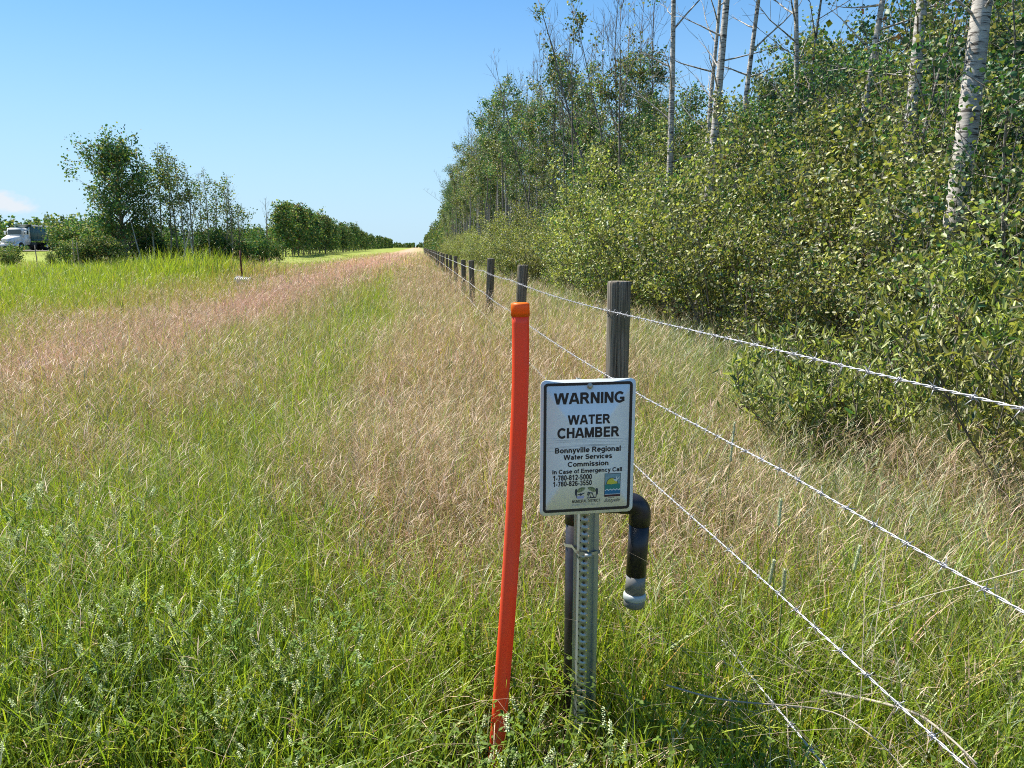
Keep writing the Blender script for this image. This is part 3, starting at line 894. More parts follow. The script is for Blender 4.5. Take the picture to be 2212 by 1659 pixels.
def glyphs():
    """grotesque letters as strokes: V/H bars, D slanted bars with level ends, P curved strokes; first item is the advance width"""
    V = lambda x, a, b2: ('D', x, a, x, b2); H = lambda y, a, b2: ('H', y, a, b2); D = lambda *q: ('D', *q); Pp = lambda *q: ('P', sum([list(i) if isinstance(i, list) else [i] for i in q], []))
    g = {}
    g[' '] = (.34,); g['I'] = (.30, V(.15, 0, 1)); g['T'] = (.80, H(.9, .02, .78), V(.4, 0, .9)); g['E'] = (.78, V(.16, 0, 1), H(.9, .16, .73), H(.52, .16, .69), H(.1, .16, .75))
    g['H'] = (.90, V(.16, 0, 1), V(.74, 0, 1), H(.52, .16, .74)); g['N'] = (.92, V(.16, 0, 1), V(.76, 0, 1), D(.17, 1, .75, 0)); g['M'] = (1.06, V(.15, 0, 1), V(.91, 0, 1), D(.18, 1, .53, 0), D(.88, 1, .53, 0))
    g['A'] = (.94, D(.42, 1, .09, 0), D(.52, 1, .85, 0), H(.30, .22, .72)); g['W'] = (1.34, D(.10, 1, .35, 0), D(.63, 1, .37, 0), D(.71, 1, .97, 0), D(1.24, 1, .99, 0))
    g['R'] = (.92, V(.16, 0, 1), Pp((.16, .9), (.5, .9), arc(.5, .7, .21, .2, 80, -80), (.5, .5), (.16, .5)), D(.50, .48, .80, 0)); g['P'] = (.84, V(.16, 0, 1), Pp((.16, .9), (.48, .9), arc(.48, .68, .21, .22, 80, -80), (.48, .46), (.16, .46)))
    g['B'] = (.90, V(.16, 0, 1), Pp((.16, .9), (.48, .9), arc(.48, .715, .2, .185, 80, -80), (.48, .53), (.16, .53)), Pp((.48, .53), arc(.5, .315, .23, .215, 80, -80), (.48, .1), (.16, .1)))
    g['D'] = (.92, V(.16, 0, 1), Pp((.16, .9), (.38, .9), arc(.38, .5, .37, .4, 82, -82), (.38, .1), (.16, .1))); g['O'] = (1.0, Pp(arc(.5, .5, .39, .41, 0, 360, 28))); g['C'] = (.92, Pp(arc(.5, .5, .39, .41, 40, 320, 22)))
    g['G'] = (1.0, Pp(arc(.5, .5, .39, .41, 42, 322, 22), (.82, .22)), V(.83, .1, .50), H(.42, .52, .92)); g['S'] = (.84, Pp(arc(.42, .715, .28, .185, 15, 262), arc(.42, .315, .30, .215, 82, -165)))
    g['U'] = (.90, Pp((.16, 1), (.16, .4), arc(.45, .38, .29, .28, 180, 360), (.74, .4), (.74, 1))); g['F'] = (.72, V(.16, 0, 1), H(.9, .16, .69), H(.5, .16, .63)); g['L'] = (.74, V(.16, 0, 1), H(.1, .16, .70)); g['V'] = (.86, D(.1, 1, .43, 0), D(.76, 1, .43, 0)); g['Y'] = (.86, D(.1, 1, .43, .40), D(.76, 1, .43, .40), V(.43, 0, .45))
    g['o'] = (.74, Pp(arc(.37, .365, .265, .275, 0, 360, 24))); g['n'] = (.74, V(.15, 0, .73), Pp((.15, .38), arc(.37, .38, .22, .25, 165, 0), (.59, 0))); g['m'] = (1.10, V(.15, 0, .73), Pp((.15, .4), arc(.35, .42, .2, .21, 165, 0), (.55, 0)), Pp((.55, .4), arc(.75, .42, .2, .21, 165, 0), (.95, 0)))
    g['r'] = (.50, V(.15, 0, .73), Pp((.15, .36), arc(.40, .36, .25, .27, 165, 80))); g['i'] = (.30, V(.15, 0, .73), V(.15, .84, 1.02)); g['l'] = (.30, V(.15, 0, 1.0)); g['t'] = (.44, Pp((.2, .95), (.2, .22), arc(.33, .2, .13, .12, 180, 280)), H(.655, .02, .42)); g['f'] = (.42, Pp((.18, 0), (.18, .78), arc(.33, .78, .15, .14, 180, 80)), H(.655, .02, .40))
    g['e'] = (.74, Pp(arc(.37, .365, .265, .275, 0, 315, 22)), H(.37, .12, .70)); g['c'] = (.68, Pp(arc(.37, .365, .265, .275, 48, 312, 20))); g['a'] = (.72, Pp(arc(.35, .47, .21, .17, 160, 0), (.56, .47), (.58, 0)), Pp((.56, .43), (.34, .39), arc(.31, .23, .17, .15, 95, 270), (.38, .08), (.56, .22)))
    g['g'] = (.74, Pp(arc(.36, .38, .25, .265, 0, 360, 22)), Pp((.60, .73), (.60, -.02), arc(.36, -.02, .24, .18, 0, -150))); g['y'] = (.68, D(.1, .73, .34, .02), D(.58, .73, .30, -.18), H(-.19, .10, .33)); g['v'] = (.68, D(.1, .73, .34, 0), D(.58, .73, .34, 0)); g['s'] = (.66, Pp(arc(.33, .52, .21, .13, 15, 262), arc(.33, .215, .22, .13, 82, -165)))
    g['0'] = (.70, Pp(arc(.35, .5, .235, .41, 0, 360, 24))); g['1'] = (.70, V(.42, 0, 1), Pp((.12, .70), (.34, .84), (.42, .95))); g['2'] = (.70, Pp(arc(.34, .68, .225, .22, 165, -20), (.42, .40), (.14, .1)), H(.1, .08, .63)); g['3'] = (.70, Pp(arc(.33, .715, .21, .185, 160, -85)), Pp(arc(.33, .315, .235, .215, 85, -160)))
    g['5'] = (.70, H(.9, .17, .60), Pp((.22, .95), (.17, .50), arc(.34, .32, .235, .225, 130, -160))); g['6'] = (.70, Pp(arc(.35, .32, .235, .22, 0, 360, 22)), Pp((.115, .34), (.13, .62), arc(.37, .62, .24, .28, 160, 35))); g['7'] = (.70, H(.9, .06, .64), D(.56, .86, .26, 0)); g['8'] = (.70, Pp(arc(.35, .715, .20, .185, 0, 360, 22)), Pp(arc(.35, .315, .235, .215, 0, 360, 22)))
    g['-'] = (.42, H(.36, .05, .37)); g['.'] = (.28, V(.14, 0, .2))
    return g


GLY = glyphs()


def text_into(mbx, s, u0, u1, vtop, vbase, t_=.2, shear=0.0, c=None, y=-.0027, spacing=.03):
    V_, Q_, off, x = [], [], 0, 0.0
    lo, hi = 1e9, -1e9; layer = 0
    for ch in s:
        gl = GLY[ch]
        for st in gl[1:]:
            if st[0] == 'H':
                q_ = [(st[2], st[1] - t_ * .45), (st[3], st[1] - t_ * .45), (st[3], st[1] + t_ * .45), (st[2], st[1] + t_ * .45)]; fq = [(0, 1, 2, 3)]
            elif st[0] == 'D':
                x0_, y0_, x1_, y1_ = st[1:]; hw_ = t_ / 2 * (1 if x0_ == x1_ else math.hypot(x1_ - x0_, y1_ - y0_) / abs(y1_ - y0_) * .98)
                q_ = [(x0_ - hw_, y0_), (x0_ + hw_, y0_), (x1_ + hw_, y1_), (x1_ - hw_, y1_)]; fq = [(0, 1, 2, 3)]
            else:
                p_ = np.array(st[1], float); tg = np.gradient(p_, axis=0)
                if np.allclose(p_[0], p_[-1]): tg[0] = tg[-1] = p_[1] - p_[-2]
                tg /= np.linalg.norm(tg, axis=1)[:, None] + 1e-9
                nn = np.column_stack([-tg[:, 1], tg[:, 0]]) * t_ * .48
                q_ = np.concatenate([p_ + nn, p_ - nn]); k_ = len(p_)
                fq = [(i, i + 1, k_ + i + 1, k_ + i) for i in range(k_ - 1)]
            q_ = np.array(q_, float); q_[:, 0] += x
            lo = min(lo, q_[:, 0].min()); hi = max(hi, q_[:, 0].max())
            layer += 1
            V_.append(np.column_stack([q_[:, 0], np.full(len(q_), y - .00001 * (layer % 7)), q_[:, 1]])); Q_ += [tuple(off + i for i in f_) for f_ in fq]; off += len(q_)
        x += gl[0] + spacing
    V_ = np.concatenate(V_)
    x0, z0 = UV(u0, vbase); x1, z1 = UV(u1, vtop)
    V_[:, 0] = x0 + (V_[:, 0] - lo) / (hi - lo) * (x1 - x0) + shear * V_[:, 2] * (z1 - z0)
    V_[:, 2] = z0 + V_[:, 2] * (z1 - z0)
    mbx.add(V_, Q_, c=c)


for s, u0, u1, vt, vb, bo in (('WARNING', .137, .882, .094, .176, .235), ('WATER', .284, .738, .257, .327, .235), ('CHAMBER', .178, .838, .350, .426, .235),
                              ('Bonnyville Regional', .155, .856, .495, .535, .225), ('Water Services', .245, .765, .549, .586, .225), ('Commission', .290, .727, .602, .639, .225),
                              ('In Case of Emergency Call', .130, .876, .657, .689, .225), ('1-780-812-5000', .137, .552, .699, .740, .225), ('1-780-826-3550', .137, .552, .745, .784, .225)):
    tx = MB(); text_into(tx, s, u0, u1, vt, vb, bo); tx.build('lettering', M['black'], panel)
tx = MB(); text_into(tx, 'MUNICIPAL DISTRICT', .345, .645, .891, .914, .19)
tx.build('lettering', M['black'], panel)

# municipal district emblem: two arching leafy sprays over an aircraft, water and a pumpjack
em = MB(); Y0 = -.0027


def poly(mbx, pts, c, y=Y0):
    p_ = np.array([UV(u, v) for u, v in pts]); ce = p_.mean(0); n_ = len(p_)
    V_ = np.column_stack([np.concatenate([p_[:, 0], [ce[0]]]), np.full(n_ + 1, y), np.concatenate([p_[:, 1], [ce[1]]])])
    mbx.add(V_, t=[(n_, i, (i + 1) % n_) for i in range(n_)], c=c)


NAVY = (.02, .035, .05); OLV = (.13, .17, .06); GRY = (.20, .24, .24); LIL = (.42, .42, .60)
for sgn in (-1, 1):
    cxm = .496
    f_ = lambda du, v: (cxm + sgn * du, v)
    poly(em, [f_(.012, .800), f_(.055, .797), f_(.085, .806), f_(.098, .826), f_(.086, .836), f_(.06, .833), f_(.03, .818), f_(.014, .812)], OLV)
    for k in range(4): poly(em, [f_(.02 + .018 * k, .803 + .004 * k), f_(.03 + .018 * k, .802 + .004 * k), f_(.037 + .017 * k, .823 + .003 * k), f_(.030 + .017 * k, .823 + .003 * k)], (.34, .38, .2), Y0 - .0002)
    poly(em, [f_(.098, .812), f_(.116, .806), f_(.124, .822), f_(.122, .845), f_(.126, .862), f_(.112, .852), f_(.108, .875), f_(.100, .880), f_(.104, .846), f_(.097, .832)], NAVY)
poly(em, [(.39, .862), (.47, .862), (.47, .882), (.398, .882)], LIL)
poly(em, [(.395, .851), (.425, .846), (.43, .842), (.44, .845), (.475, .838), (.478, .842), (.45, .852), (.448, .858), (.437, .856), (.43, .862), (.424, .855), (.397, .856)], NAVY, Y0 - .0002)
for a_, b2, w_ in (((.525, .838), (.51, .882), .006), ((.525, .838), (.545, .882), .006), ((.512, .838), (.56, .846), .008), ((.556, .842), (.575, .876), .007), ((.512, .838), (.508, .86), .009), ((.535, .86), (.545, .882), .005)):
    dx, dy = b2[0] - a_[0], b2[1] - a_[1]; ll = math.hypot(dx, dy); px, pz = -dy / ll * w_ / 2, dx / ll * w_ / 2
    poly(em, [(a_[0] + px, a_[1] + pz), (b2[0] + px, b2[1] + pz), (b2[0] - px, b2[1] - pz), (a_[0] - px, a_[1] - pz)], NAVY, Y0 - .0002)
poly(em, [(.50, .879), (.60, .874), (.598, .883), (.502, .884)], NAVY)
text_into(em, 'BONNYVILLE NO. 87', .345, .645, .920, .936, .13, c=np.array((.36, .39, .38)), spacing=.22)
em.build('emblem', M['flat'], panel)

# town emblem: yellow sun with a white gull over green and blue water
tw = MB()
u0, u1 = .688, .862
poly(tw, [(u0, .702), (u1, .702), (u1, .879), (u0, .879)], (.02, .05, .06), Y0)
poly(tw, [(u0 + .006, .706), (u1 - .006, .706), (u1 - .006, .785), (u0 + .006, .785)], (.22, .36, .40), Y0 - .0002)
an = np.linspace(0, math.pi, 22)
poly(tw, [(.770 + .064 * math.cos(a_), .782 - .047 * math.sin(a_)) for a_ in an] + [(.74, .785), (.79, .787)], (.03, .06, .05), Y0 - .0003)
poly(tw, [(.770 + .057 * math.cos(a_), .781 - .042 * math.sin(a_)) for a_ in an] + [(.74, .784), (.79, .786)], (.62, .58, .06), Y0 - .0004)
poly(tw, [(.775, .742), (.80, .748), (.822, .720), (.824, .742), (.852, .728), (.846, .740), (.826, .752), (.818, .764), (.802, .762), (.79, .752)], (.70, .76, .74), Y0 - .0006)
wv = [(u0 + .004 + (u1 - u0 - .008) * t_, .784 + .003 * math.sin(t_ * 6)) for t_ in np.linspace(0, 1, 16)]
wl = [(u0 + .004 + (u1 - u0 - .008) * t_, .822 + .004 * math.sin(t_ * 30)) for t_ in np.linspace(0, 1, 40)]


def strip(mbx, A_, B_, c, y):
    a_ = np.array([UV(*q_) for q_ in A_]); b2 = np.array([UV(*q_) for q_ in B_]); n_ = len(a_)
    V_ = np.concatenate([np.column_stack([a_[:, 0], np.full(n_, y), a_[:, 1]]), np.column_stack([b2[:, 0], np.full(n_, y), b2[:, 1]])])
    mbx.add(V_, [(i, i + 1, n_ + i + 1, n_ + i) for i in range(n_ - 1)], c=c)


us = [q_[0] for q_ in wl]
strip(tw, [(u_, .784 + .003 * math.sin((u_ - u0) * 36)) for u_ in us], wl, (.02, .23, .20), Y0 - .0005)
strip(tw, wl, [(u_, .829 + .004 * math.sin((u_ - u0) * 172)) for u_ in us], (.75, .80, .78), Y0 - .0006)
strip(tw, [(u_, .829 + .004 * math.sin((u_ - u0) * 172)) for u_ in us], [(u_, .858) for u_ in us], (.012, .17, .33), Y0 - .0005)
strip(tw, [(u_, .858) for u_ in us], [(u_, .862) for u_ in us], (.7, .7, .7), Y0 - .0005)
strip(tw, [(u_, .862) for u_ in us], [(u_, .877) for u_ in us], (.06, .01, .02), Y0 - .0005)
text_into(tw, 'TOWN OF', .73, .80, .884, .890, .16, shear=.2, c=np.array((.03, .03, .04)))
text_into(tw, 'Bonnyville', .688, .850, .892, .920, .13, shear=.5, c=np.array((.02, .02, .03)))
tw.build('emblem', M['flat'], panel)
# scratches across the middle of the panel
sm = MB()
for k in range(16):
    v0 = .43 + .006 * k + .006 * rng.normal(); ua = .04 + .4 * rng.random() if k % 3 else .05; ub = min(.96, ua + .25 + .5 * rng.random())
    pts = []
    am = rng.uniform(-.006, .012)
    tt = np.linspace(0, 1, 14)
    A_ = [(ua + (ub - ua) * t_, v0 - am * math.sin(t_ * 3.1) + .012 * (t_ - .5) * rng.uniform(.6, 1)) for t_ in tt]
    hw = rng.uniform(.0005, .0011)
    strip(sm, [(a_, b2 - hw * math.sin(3.14 * t_) - .0001) for (a_, b2), t_ in zip(A_, tt)], [(a_, b2 + hw * math.sin(3.14 * t_) + .0001) for (a_, b2), t_ in zip(A_, tt)], (.4, .4, .4), Y0 + .0003)
sm.build('scratches', M['scratch'], panel)
# bolt
bo = MB(); bx, bz = UV(.512, .049)
bo.tube([(bx, -.0024, bz), (bx, -.0045, bz), (bx, -.006, bz)], [.0095, .0095, .0075], 18)
bo.tube([(bx, -.006, bz), (bx, -.0105, bz), (bx, -.012, bz)], [.0068, .0068, .0045], 6)
bo.build('bolt', M['bolt'], sign)

# perforated channel post
pc = Pv(1263, 1120, SD + .025)
lp = Matrix.Rotation(-(R(9.5) - YAW), 3, 'Z') @ Vector((pc[0] - sc_[0], pc[1] - sc_[1], 0))
PX0, PY0 = lp.x, .026
PYAW = R(-24)
topz = zt - .006
pm = MB()
prof = [(-.040, .030), (-.029, .030), (-.029, .0275), (-.0165, .002), (-.0155, 0)]            # left flange and left wall
profr = [(.0155, 0), (.0165, .002), (.029, .0275), (.029, .030), (.044, .030)]
cyw, syw = math.cos(PYAW), math.sin(PYAW)


def pxy(a, b2): return (PX0 + a * cyw - b2 * syw, PY0 + a * syw + b2 * cyw)


zz = np.array([-.2, 0, .4, .8, topz])
for pr_ in (prof, profr):
    V_ = np.array([[*pxy(a_, b2), z_] for z_ in zz for a_, b2 in pr_])
    k = len(pr_)
    pm.add(V_, [(i * k + j, i * k + j + 1, (i + 1) * k + j + 1, (i + 1) * k + j) for i in range(len(zz) - 1) for j in range(k - 1)])
pit = .0254; z_ = 0.0
while z_ + pit < topz:
    n_ = 16; an = (np.arange(n_) + .5) * 2 * math.pi / n_
    ci_ = np.column_stack([.0050 * np.cos(an), .0050 * np.sin(an)])
    sq = ci_ / np.abs(ci_).max(1)[:, None] * np.array([.0155, pit / 2])
    V_ = [[*pxy(a_, 0), z_ + pit / 2 + b2] for a_, b2 in ci_] + [[*pxy(a_, 0), z_ + pit / 2 + b2] for a_, b2 in sq] + [[*pxy(a_, .0025), z_ + pit / 2 + b2] for a_, b2 in ci_]
    pm.add(V_, [(j, (j + 1) % n_, n_ + (j + 1) % n_, n_ + j) for j in range(n_)] + [(j, 2 * n_ + j, 2 * n_ + (j + 1) % n_, (j + 1) % n_) for j in range(n_)])
    z_ += pit
pm.build('channel_post', M['zinc'], sign)

# ------------------------------------------------------------------ black gooseneck vent pipe
PD = SD + .12
pr0 = Pv(1243, 1180, PD); pe = Pv(1384, 1087, PD); pb = Pv(1370, 1300, PD)
vent = empty('vent_pipe', (pr0[0], pr0[1], 0))
tag(vent, 'black gooseneck vent pipe with a grey metal end fitting behind the warning sign', 'pipe')
org = np.array([pr0[0], pr0[1], 0]); rad = .0345
hz = pe[2]
A0 = np.array([0, 0, hz]); B0 = np.array([pe[0], pe[1], hz]) - org
ax = (B0 - A0) / np.linalg.norm(B0 - A0)
er = .039
mp_ = MB(); mp_.tube([(0, 0, -.2), (0, 0, .4), (0, 0, hz - er)], rad, 24); mp_.build('riser', M['pvc'], vent, True)
t_ = np.linspace(0, math.pi / 2, 9)
mp_ = MB(); mp_.tube([np.array([0, 0, hz - er - .03])] + [np.array([0, 0, hz - er]) + ax * er * (1 - math.cos(a_)) + np.array([0, 0, 1]) * er * math.sin(a_) for a_ in t_] + [np.array([0, 0, hz]) + ax * (er + .03)], rad + .0025, 24)
mp_.build('elbow', M['pvc'], vent, True)
mp_ = MB(); mp_.tube([A0 + ax * (er + .028), B0 - ax * (er + .028)], rad, 24); mp_.build('crossbar', M['pvc'], vent, True)
dn = np.array([pb[0], pb[1], pb[2]]) - np.array([pe[0], pe[1], hz]); dn /= np.linalg.norm(dn)
mp_ = MB(); mp_.tube([B0 - ax * (er + .03)] + [B0 - ax * er * (1 - math.sin(a_)) + dn * er * (1 - math.cos(a_)) for a_ in t_] + [B0 + dn * (er + .035)], rad + .0025, 24)
mp_.build('elbow', M['pvc'], vent, True)
zl = [np.linalg.norm(Pv(1376, v_, PD) - np.array([pe[0], pe[1], hz])) for v_ in (1241, 1281, 1293, 1309)]
mp_ = MB(); mp_.tube([B0 + dn * (er + .03), B0 + dn * zl[0]], rad, 24); mp_.build('drop_pipe', M['pvc'], vent, True)
mp_ = MB(); mp_.tube([B0 + dn * (zl[0] - .004), B0 + dn * zl[1]], [.0335, .034], 24); mp_.build('end_fitting', M['pipe_grey'], vent, True)
mp_ = MB(); mp_.tube([B0 + dn * (zl[1] - .003), B0 + dn * (zl[1] + .003), B0 + dn * (zl[2] - .002), B0 + dn * (zl[2] + .001)], [.034, .039, .040, .037], 24); mp_.build('ring', M['pipe_ring'], vent, True)
mp_ = MB(); mp_.tube([B0 + dn * zl[2], B0 + dn * (zl[2] + .006), B0 + dn * (zl[3] - .006), B0 + dn * zl[3]], [.036, .0375, .0375, .033], 12); mp_.build('end_cap', M['pipe_grey'], vent)
# metal strap tying the pipe to the post
sp_ = Pv(1245, 1208, SD)
zs_ = sp_[2]
wp = sign.location
Mr = Matrix.Rotation(R(9.5) - YAW, 3, 'Z')
loop = []
fr = [pxy(-.047, .036), pxy(-.030, .004), pxy(-.014, -.005), pxy(.014, -.005), pxy(.034, .020), pxy(.049, .036)]
for a_, b2 in fr:
    q_ = Mr @ Vector((a_, b2, 0)); loop.append((q_.x + wp.x - org[0], q_.y + wp.y - org[1]))
bk = [(.0395 * math.cos(a_), .0395 * math.sin(a_)) for a_ in np.linspace(-.3, math.pi + .3, 10)]
loop = loop + bk
V_ = np.array([[a_, b2, zs_ + dz + .010 * (i < 4) * (1 - i / 4)] for dz in (0, .011) for i, (a_, b2) in enumerate(loop)]); k = len(loop)
mp_ = MB(); mp_.add(V_, [(j, (j + 1) % k, k + (j + 1) % k, k + j) for j in range(k)])
mp_.box(loop[3][0], loop[3][1] - .004, zs_ + .006, .022, .012, .014)
mp_.build('strap', M['bolt'], vent)

# ------------------------------------------------------------------ orange marker post
MD_ = 2.33
mk = [(1124, 676), (1125, 760), (1123.5, 850), (1120, 940), (1115, 1030), (1109, 1130), (1102.5, 1230), (1096, 1330), (1088, 1430), (1080, 1530), (1071, 1640)]
mpnt = np.array([Pv(a_, b2, MD_) for a_, b2 in mk])
base = mpnt[-1].copy(); base[2] = 0
marker = empty('marker_post', tuple(base))
tag(marker, 'bright orange plastic marker post with a round cap, leaning slightly beside the warning sign', 'marker post')
mrel = mpnt - base
t_ = np.linspace(0, 1, len(mrel)); tt = np.linspace(0, 1, 40)
mc = np.column_stack([np.interp(tt, t_, mrel[:, i]) for i in range(3)])
for _ in range(3): mc[1:-1] = (mc[:-2] + 2 * mc[1:-1] + mc[2:]) / 4
mb = MB(); mb.tube(np.concatenate([mc, [mc[-1] + (mc[-1] - mc[-2]) * 3]]), .0262, 28); mb.build('tube', M['orange'], marker, True)
ud = mc[0] - mc[2]; ud /= np.linalg.norm(ud)
mb = MB(); mb.tube([mc[0] - ud * .010, mc[0] - ud * .0095, mc[0] + ud * .024, mc[0] + ud * .029, mc[0] + ud * .031], [.0265, .0285, .0282, .0265, .021], 28, c=np.array([.95, .27, .012])); mb.build('cap', M['cap'], marker, True)

# ------------------------------------------------------------------ rusty stake and culvert end by the ditch
q_ = P(524, 606, 33.5); z0 = float(ground_z(q_[0], q_[1]))
st = MB(); hh = ztop(q_, 541) - z0
st.box(0, 0, hh / 2, .075, .016, hh); st.box(0, .03, hh / 2, .016, .06, hh)
o = st.build('steel_stake', M['rust']); o.location = (q_[0], q_[1], z0); o.rotation_euler = (0, R(-1.5), .2)
tag(o, 'thin rusty steel stake standing behind the corrugated culvert end', 'stake')
c_ = P(527, 610, 33.0); z0 = float(ground_z(c_[0], c_[1]))
cv = MB(); xs = np.linspace(-.36, .36, 65); rr_ = .22 + .016 * np.sin(xs * 2 * math.pi / .085)
cv.tube(np.column_stack([xs, 0 * xs, 0 * xs]), rr_, 26, caps=False)
cv.tube(np.column_stack([xs, 0 * xs, 0 * xs])[::-1], rr_[::-1] - .012, 26, caps=False)
culvert = cv.build('culvert', M['corr']); culvert.location = (c_[0], c_[1], z0 + .16); culvert.rotation_euler = (0, R(4), R(-14))
tag(culvert, 'short ribbed galvanised culvert end lying in the grass at the foot of the stake', 'culvert')
CULV = c_

# slim stakes in front of the truck
for (xx, yt, yb, D, thick, lab) in ((80, 529, 566, 58, .07, 'thin pale topped stake standing below the parked truck'), (161, 518, 570, 56, .055, 'taller of two thin dark stakes right of the truck'), (171, 524, 570, 57, .06, 'shorter of two thin dark stakes right of the truck')):
    q_ = P(xx, yb, D); z0 = float(ground_z(q_[0], q_[1])); hh = ztop(q_, yt) - z0
    st = MB(); st.tube([(0, 0, 0), (.01, 0, hh * .5), (-.01, 0, hh)], [thick * .6, thick * .5, thick * .45], 6)
    o = st.build('fence_stake', M['bark_grey']); o.location = (q_[0], q_[1], z0); o.rotation_euler = (0, rng.normal(0, .02), 0)
    tag(o, lab, 'stake')

# ------------------------------------------------------------------ dump truck on the road
M['truck_white'] = principled('truck_white', (.78, .78, .77), .35, noise=(1.2, (.55, .52, .47), .5, .75))
M['truck_box'] = principled('truck_box', (.05, .125, .135), .5, noise=(1.6, (.09, .13, .13), .45, .7))
M['truck_dark'] = principled('truck_dark', (.025, .024, .024), .7, noise=(4, (.06, .05, .04), .5, .7))
M['tyre'] = principled('tyre_rubber', (.018, .017, .016), .9)
M['chrome'] = principled('truck_chrome', (.7, .7, .7), .25, .8)
M['glass_dark'] = principled('truck_glass', (.03, .045, .055), .08, 0, .8)
M['lamp_glass'] = principled('lamp_glass', (.8, .8, .75), .15, 0, .6)
tq = P(16, 530, 103.0)
truck = empty('dump_truck', (tq[0], tq[1], 1.18), R(-9))
tag(truck, 'white cab dump truck with a dark blue grey box on the far road', 'truck')
tm = MB()
tm.prism([(-1.0, 1.55), (1.0, 1.55), (1.12, 2.55), (.98, 2.95), (-.98, 2.95), (-1.12, 2.55)], 1.75, 3.2)     # cab upper
tm.box(0, 2.48, 1.15, 2.2, 1.45, .85)
tm.box(0, 2.4, 2.99, 1.6, .9, .10)
hv = [(-.72, -.02, .95), (.72, -.02, .95), (.72, -.02, 1.52), (-.72, -.02, 1.52), (-1.02, 1.76, .95), (1.02, 1.76, .95), (1.0, 1.76, 2.08), (-1.0, 1.76, 2.08)]
tm.add(hv, [(0, 1, 2, 3), (3, 2, 6, 7), (1, 5, 6, 2), (0, 3, 7, 4), (0, 4, 5, 1), (4, 7, 6, 5)])
cab = tm.build('cab', M['truck_white'], truck)
g_ = MB(); g_.add([(-.93, 1.738, 2.14), (.93, 1.738, 2.14), (.97, 1.738, 2.56), (.88, 1.745, 2.78), (-.88, 1.745, 2.78), (-.97, 1.738, 2.56)], [(0, 1, 2, 5), (5, 2, 3, 4)])
g_.build('windshield', M['glass_dark'], cab)
for sx in (-1, 1):
    g_ = MB(); g_.box(sx * 1.115, 2.45, 2.42, .03, .85, .5, None); g_.build('side_window', M['glass_dark'], cab)
    d_ = MB(); d_.box(sx * 1.112, 2.45, 1.5, .03, 1.0, 1.1); dd = d_.build('door', M['truck_white'], truck)
    h_ = MB(); h_.box(sx * 1.135, 2.8, 1.75, .03, .14, .04); h_.build('handle', M['chrome'], dd)
    mi = MB(); mi.box(sx * 1.45, 1.85, 2.35, .22, .1, .5); mi.tube([(sx * 1.05, 1.85, 2.55), (sx * 1.4, 1.85, 2.55)], .02, 6); mi.build('mirror', M['truck_white'], truck)
    hl = MB(); hl.box(sx * .90, .20, 1.12, .26, .22, .2); hl.build('headlight', M['lamp_glass'], truck)
    fe = MB()
    an = np.linspace(math.pi * .02, math.pi * .98, 12)
    outer = [(1.05 - .68 * math.cos(a_), .50 + .68 * math.sin(a_)) for a_ in an]; inner = [(1.05 - .60 * math.cos(a_), .50 + .60 * math.sin(a_)) for a_ in an]
    k = len(outer)
    V_ = [(sx * xx, b2[0], b2[1]) for xx in (.78, 1.22) for b2 in outer + inner]
    q2 = []
    for i in range(k - 1):
        q2 += [(i, i + 1, 2 * k + i + 1, 2 * k + i), (k + i, k + i + 1, 3 * k + i + 1, 3 * k + i), (2 * k + i, 2 * k + i + 1, 3 * k + i + 1, 3 * k + i), (i, i + 1, k + i + 1, k + i)]
    fe.add(V_, q2); fe.build('fender', M['truck_white'], truck)
gr = MB()
for k in range(6): gr.box(0, -.04, 1.02 + .085 * k, 1.1, .04, .03)
gr.box(0, -.028, 1.22, 1.16, .012, .56)
gr.build('grille', M['chrome'], truck)
bu = MB(); bu.box(0, -.12, .72, 2.35, .2, .34); bu.build('bumper', M['truck_white'], truck)
fr_ = MB(); fr_.box(-.4, 4.6, .95, .12, 8.6, .28); fr_.box(.4, 4.6, .95, .12, 8.6, .28); fr_.box(1.0, 3.6, .78, .55, 1.0, .55); fr_.box(-1.0, 3.6, .78, .55, 1.0, .55); fr_.build('chassis', M['truck_dark'], truck)
ex = MB(); ex.tube([(.95, 3.35, 1.0), (.95, 3.35, 3.05), (.95, 3.45, 3.2)], .07, 10); ex.build('exhaust', M['chrome'], truck)
bx_ = MB()
for sx in (-1, 1): bx_.box(sx * 1.21, 6.3, 2.28, .07, 5.4, 1.95)
bx_.box(0, 3.62, 2.4, 2.42, .07, 2.2); bx_.box(0, 9.0, 2.28, 2.42, .07, 1.95); bx_.box(0, 6.3, 1.33, 2.4, 5.4, .1)
for sx in (-1, 1):
    for k in range(7): bx_.box(sx * 1.265, 3.75 + k * .86, 2.26, .06, .12, 1.9)
    bx_.box(sx * 1.27, 6.3, 1.4, .075, 5.42, .16)
dbx = bx_.build('dump_box', M['truck_box'], truck)
ra = MB()
for sx in (-1, 1): ra.box(sx * 1.23, 6.3, 3.30, .12, 5.5, .10)
ra.build('top_rail', M['truck_white'], dbx)
ta = MB()
xs = np.linspace(-1.2, 1.2, 9)
V_ = np.array([(a_, b2, 3.36 + .10 * (1 - (a_ / 1.2) ** 2)) for b2 in (3.3, 9.0) for a_ in xs])
ta.add(V_, [(i, i + 1, 9 + i + 1, 9 + i) for i in range(8)]); ta.box(0, 3.2, 3.40, 2.5, .5, .08); ta.build('tarp', M['truck_dark'], dbx)
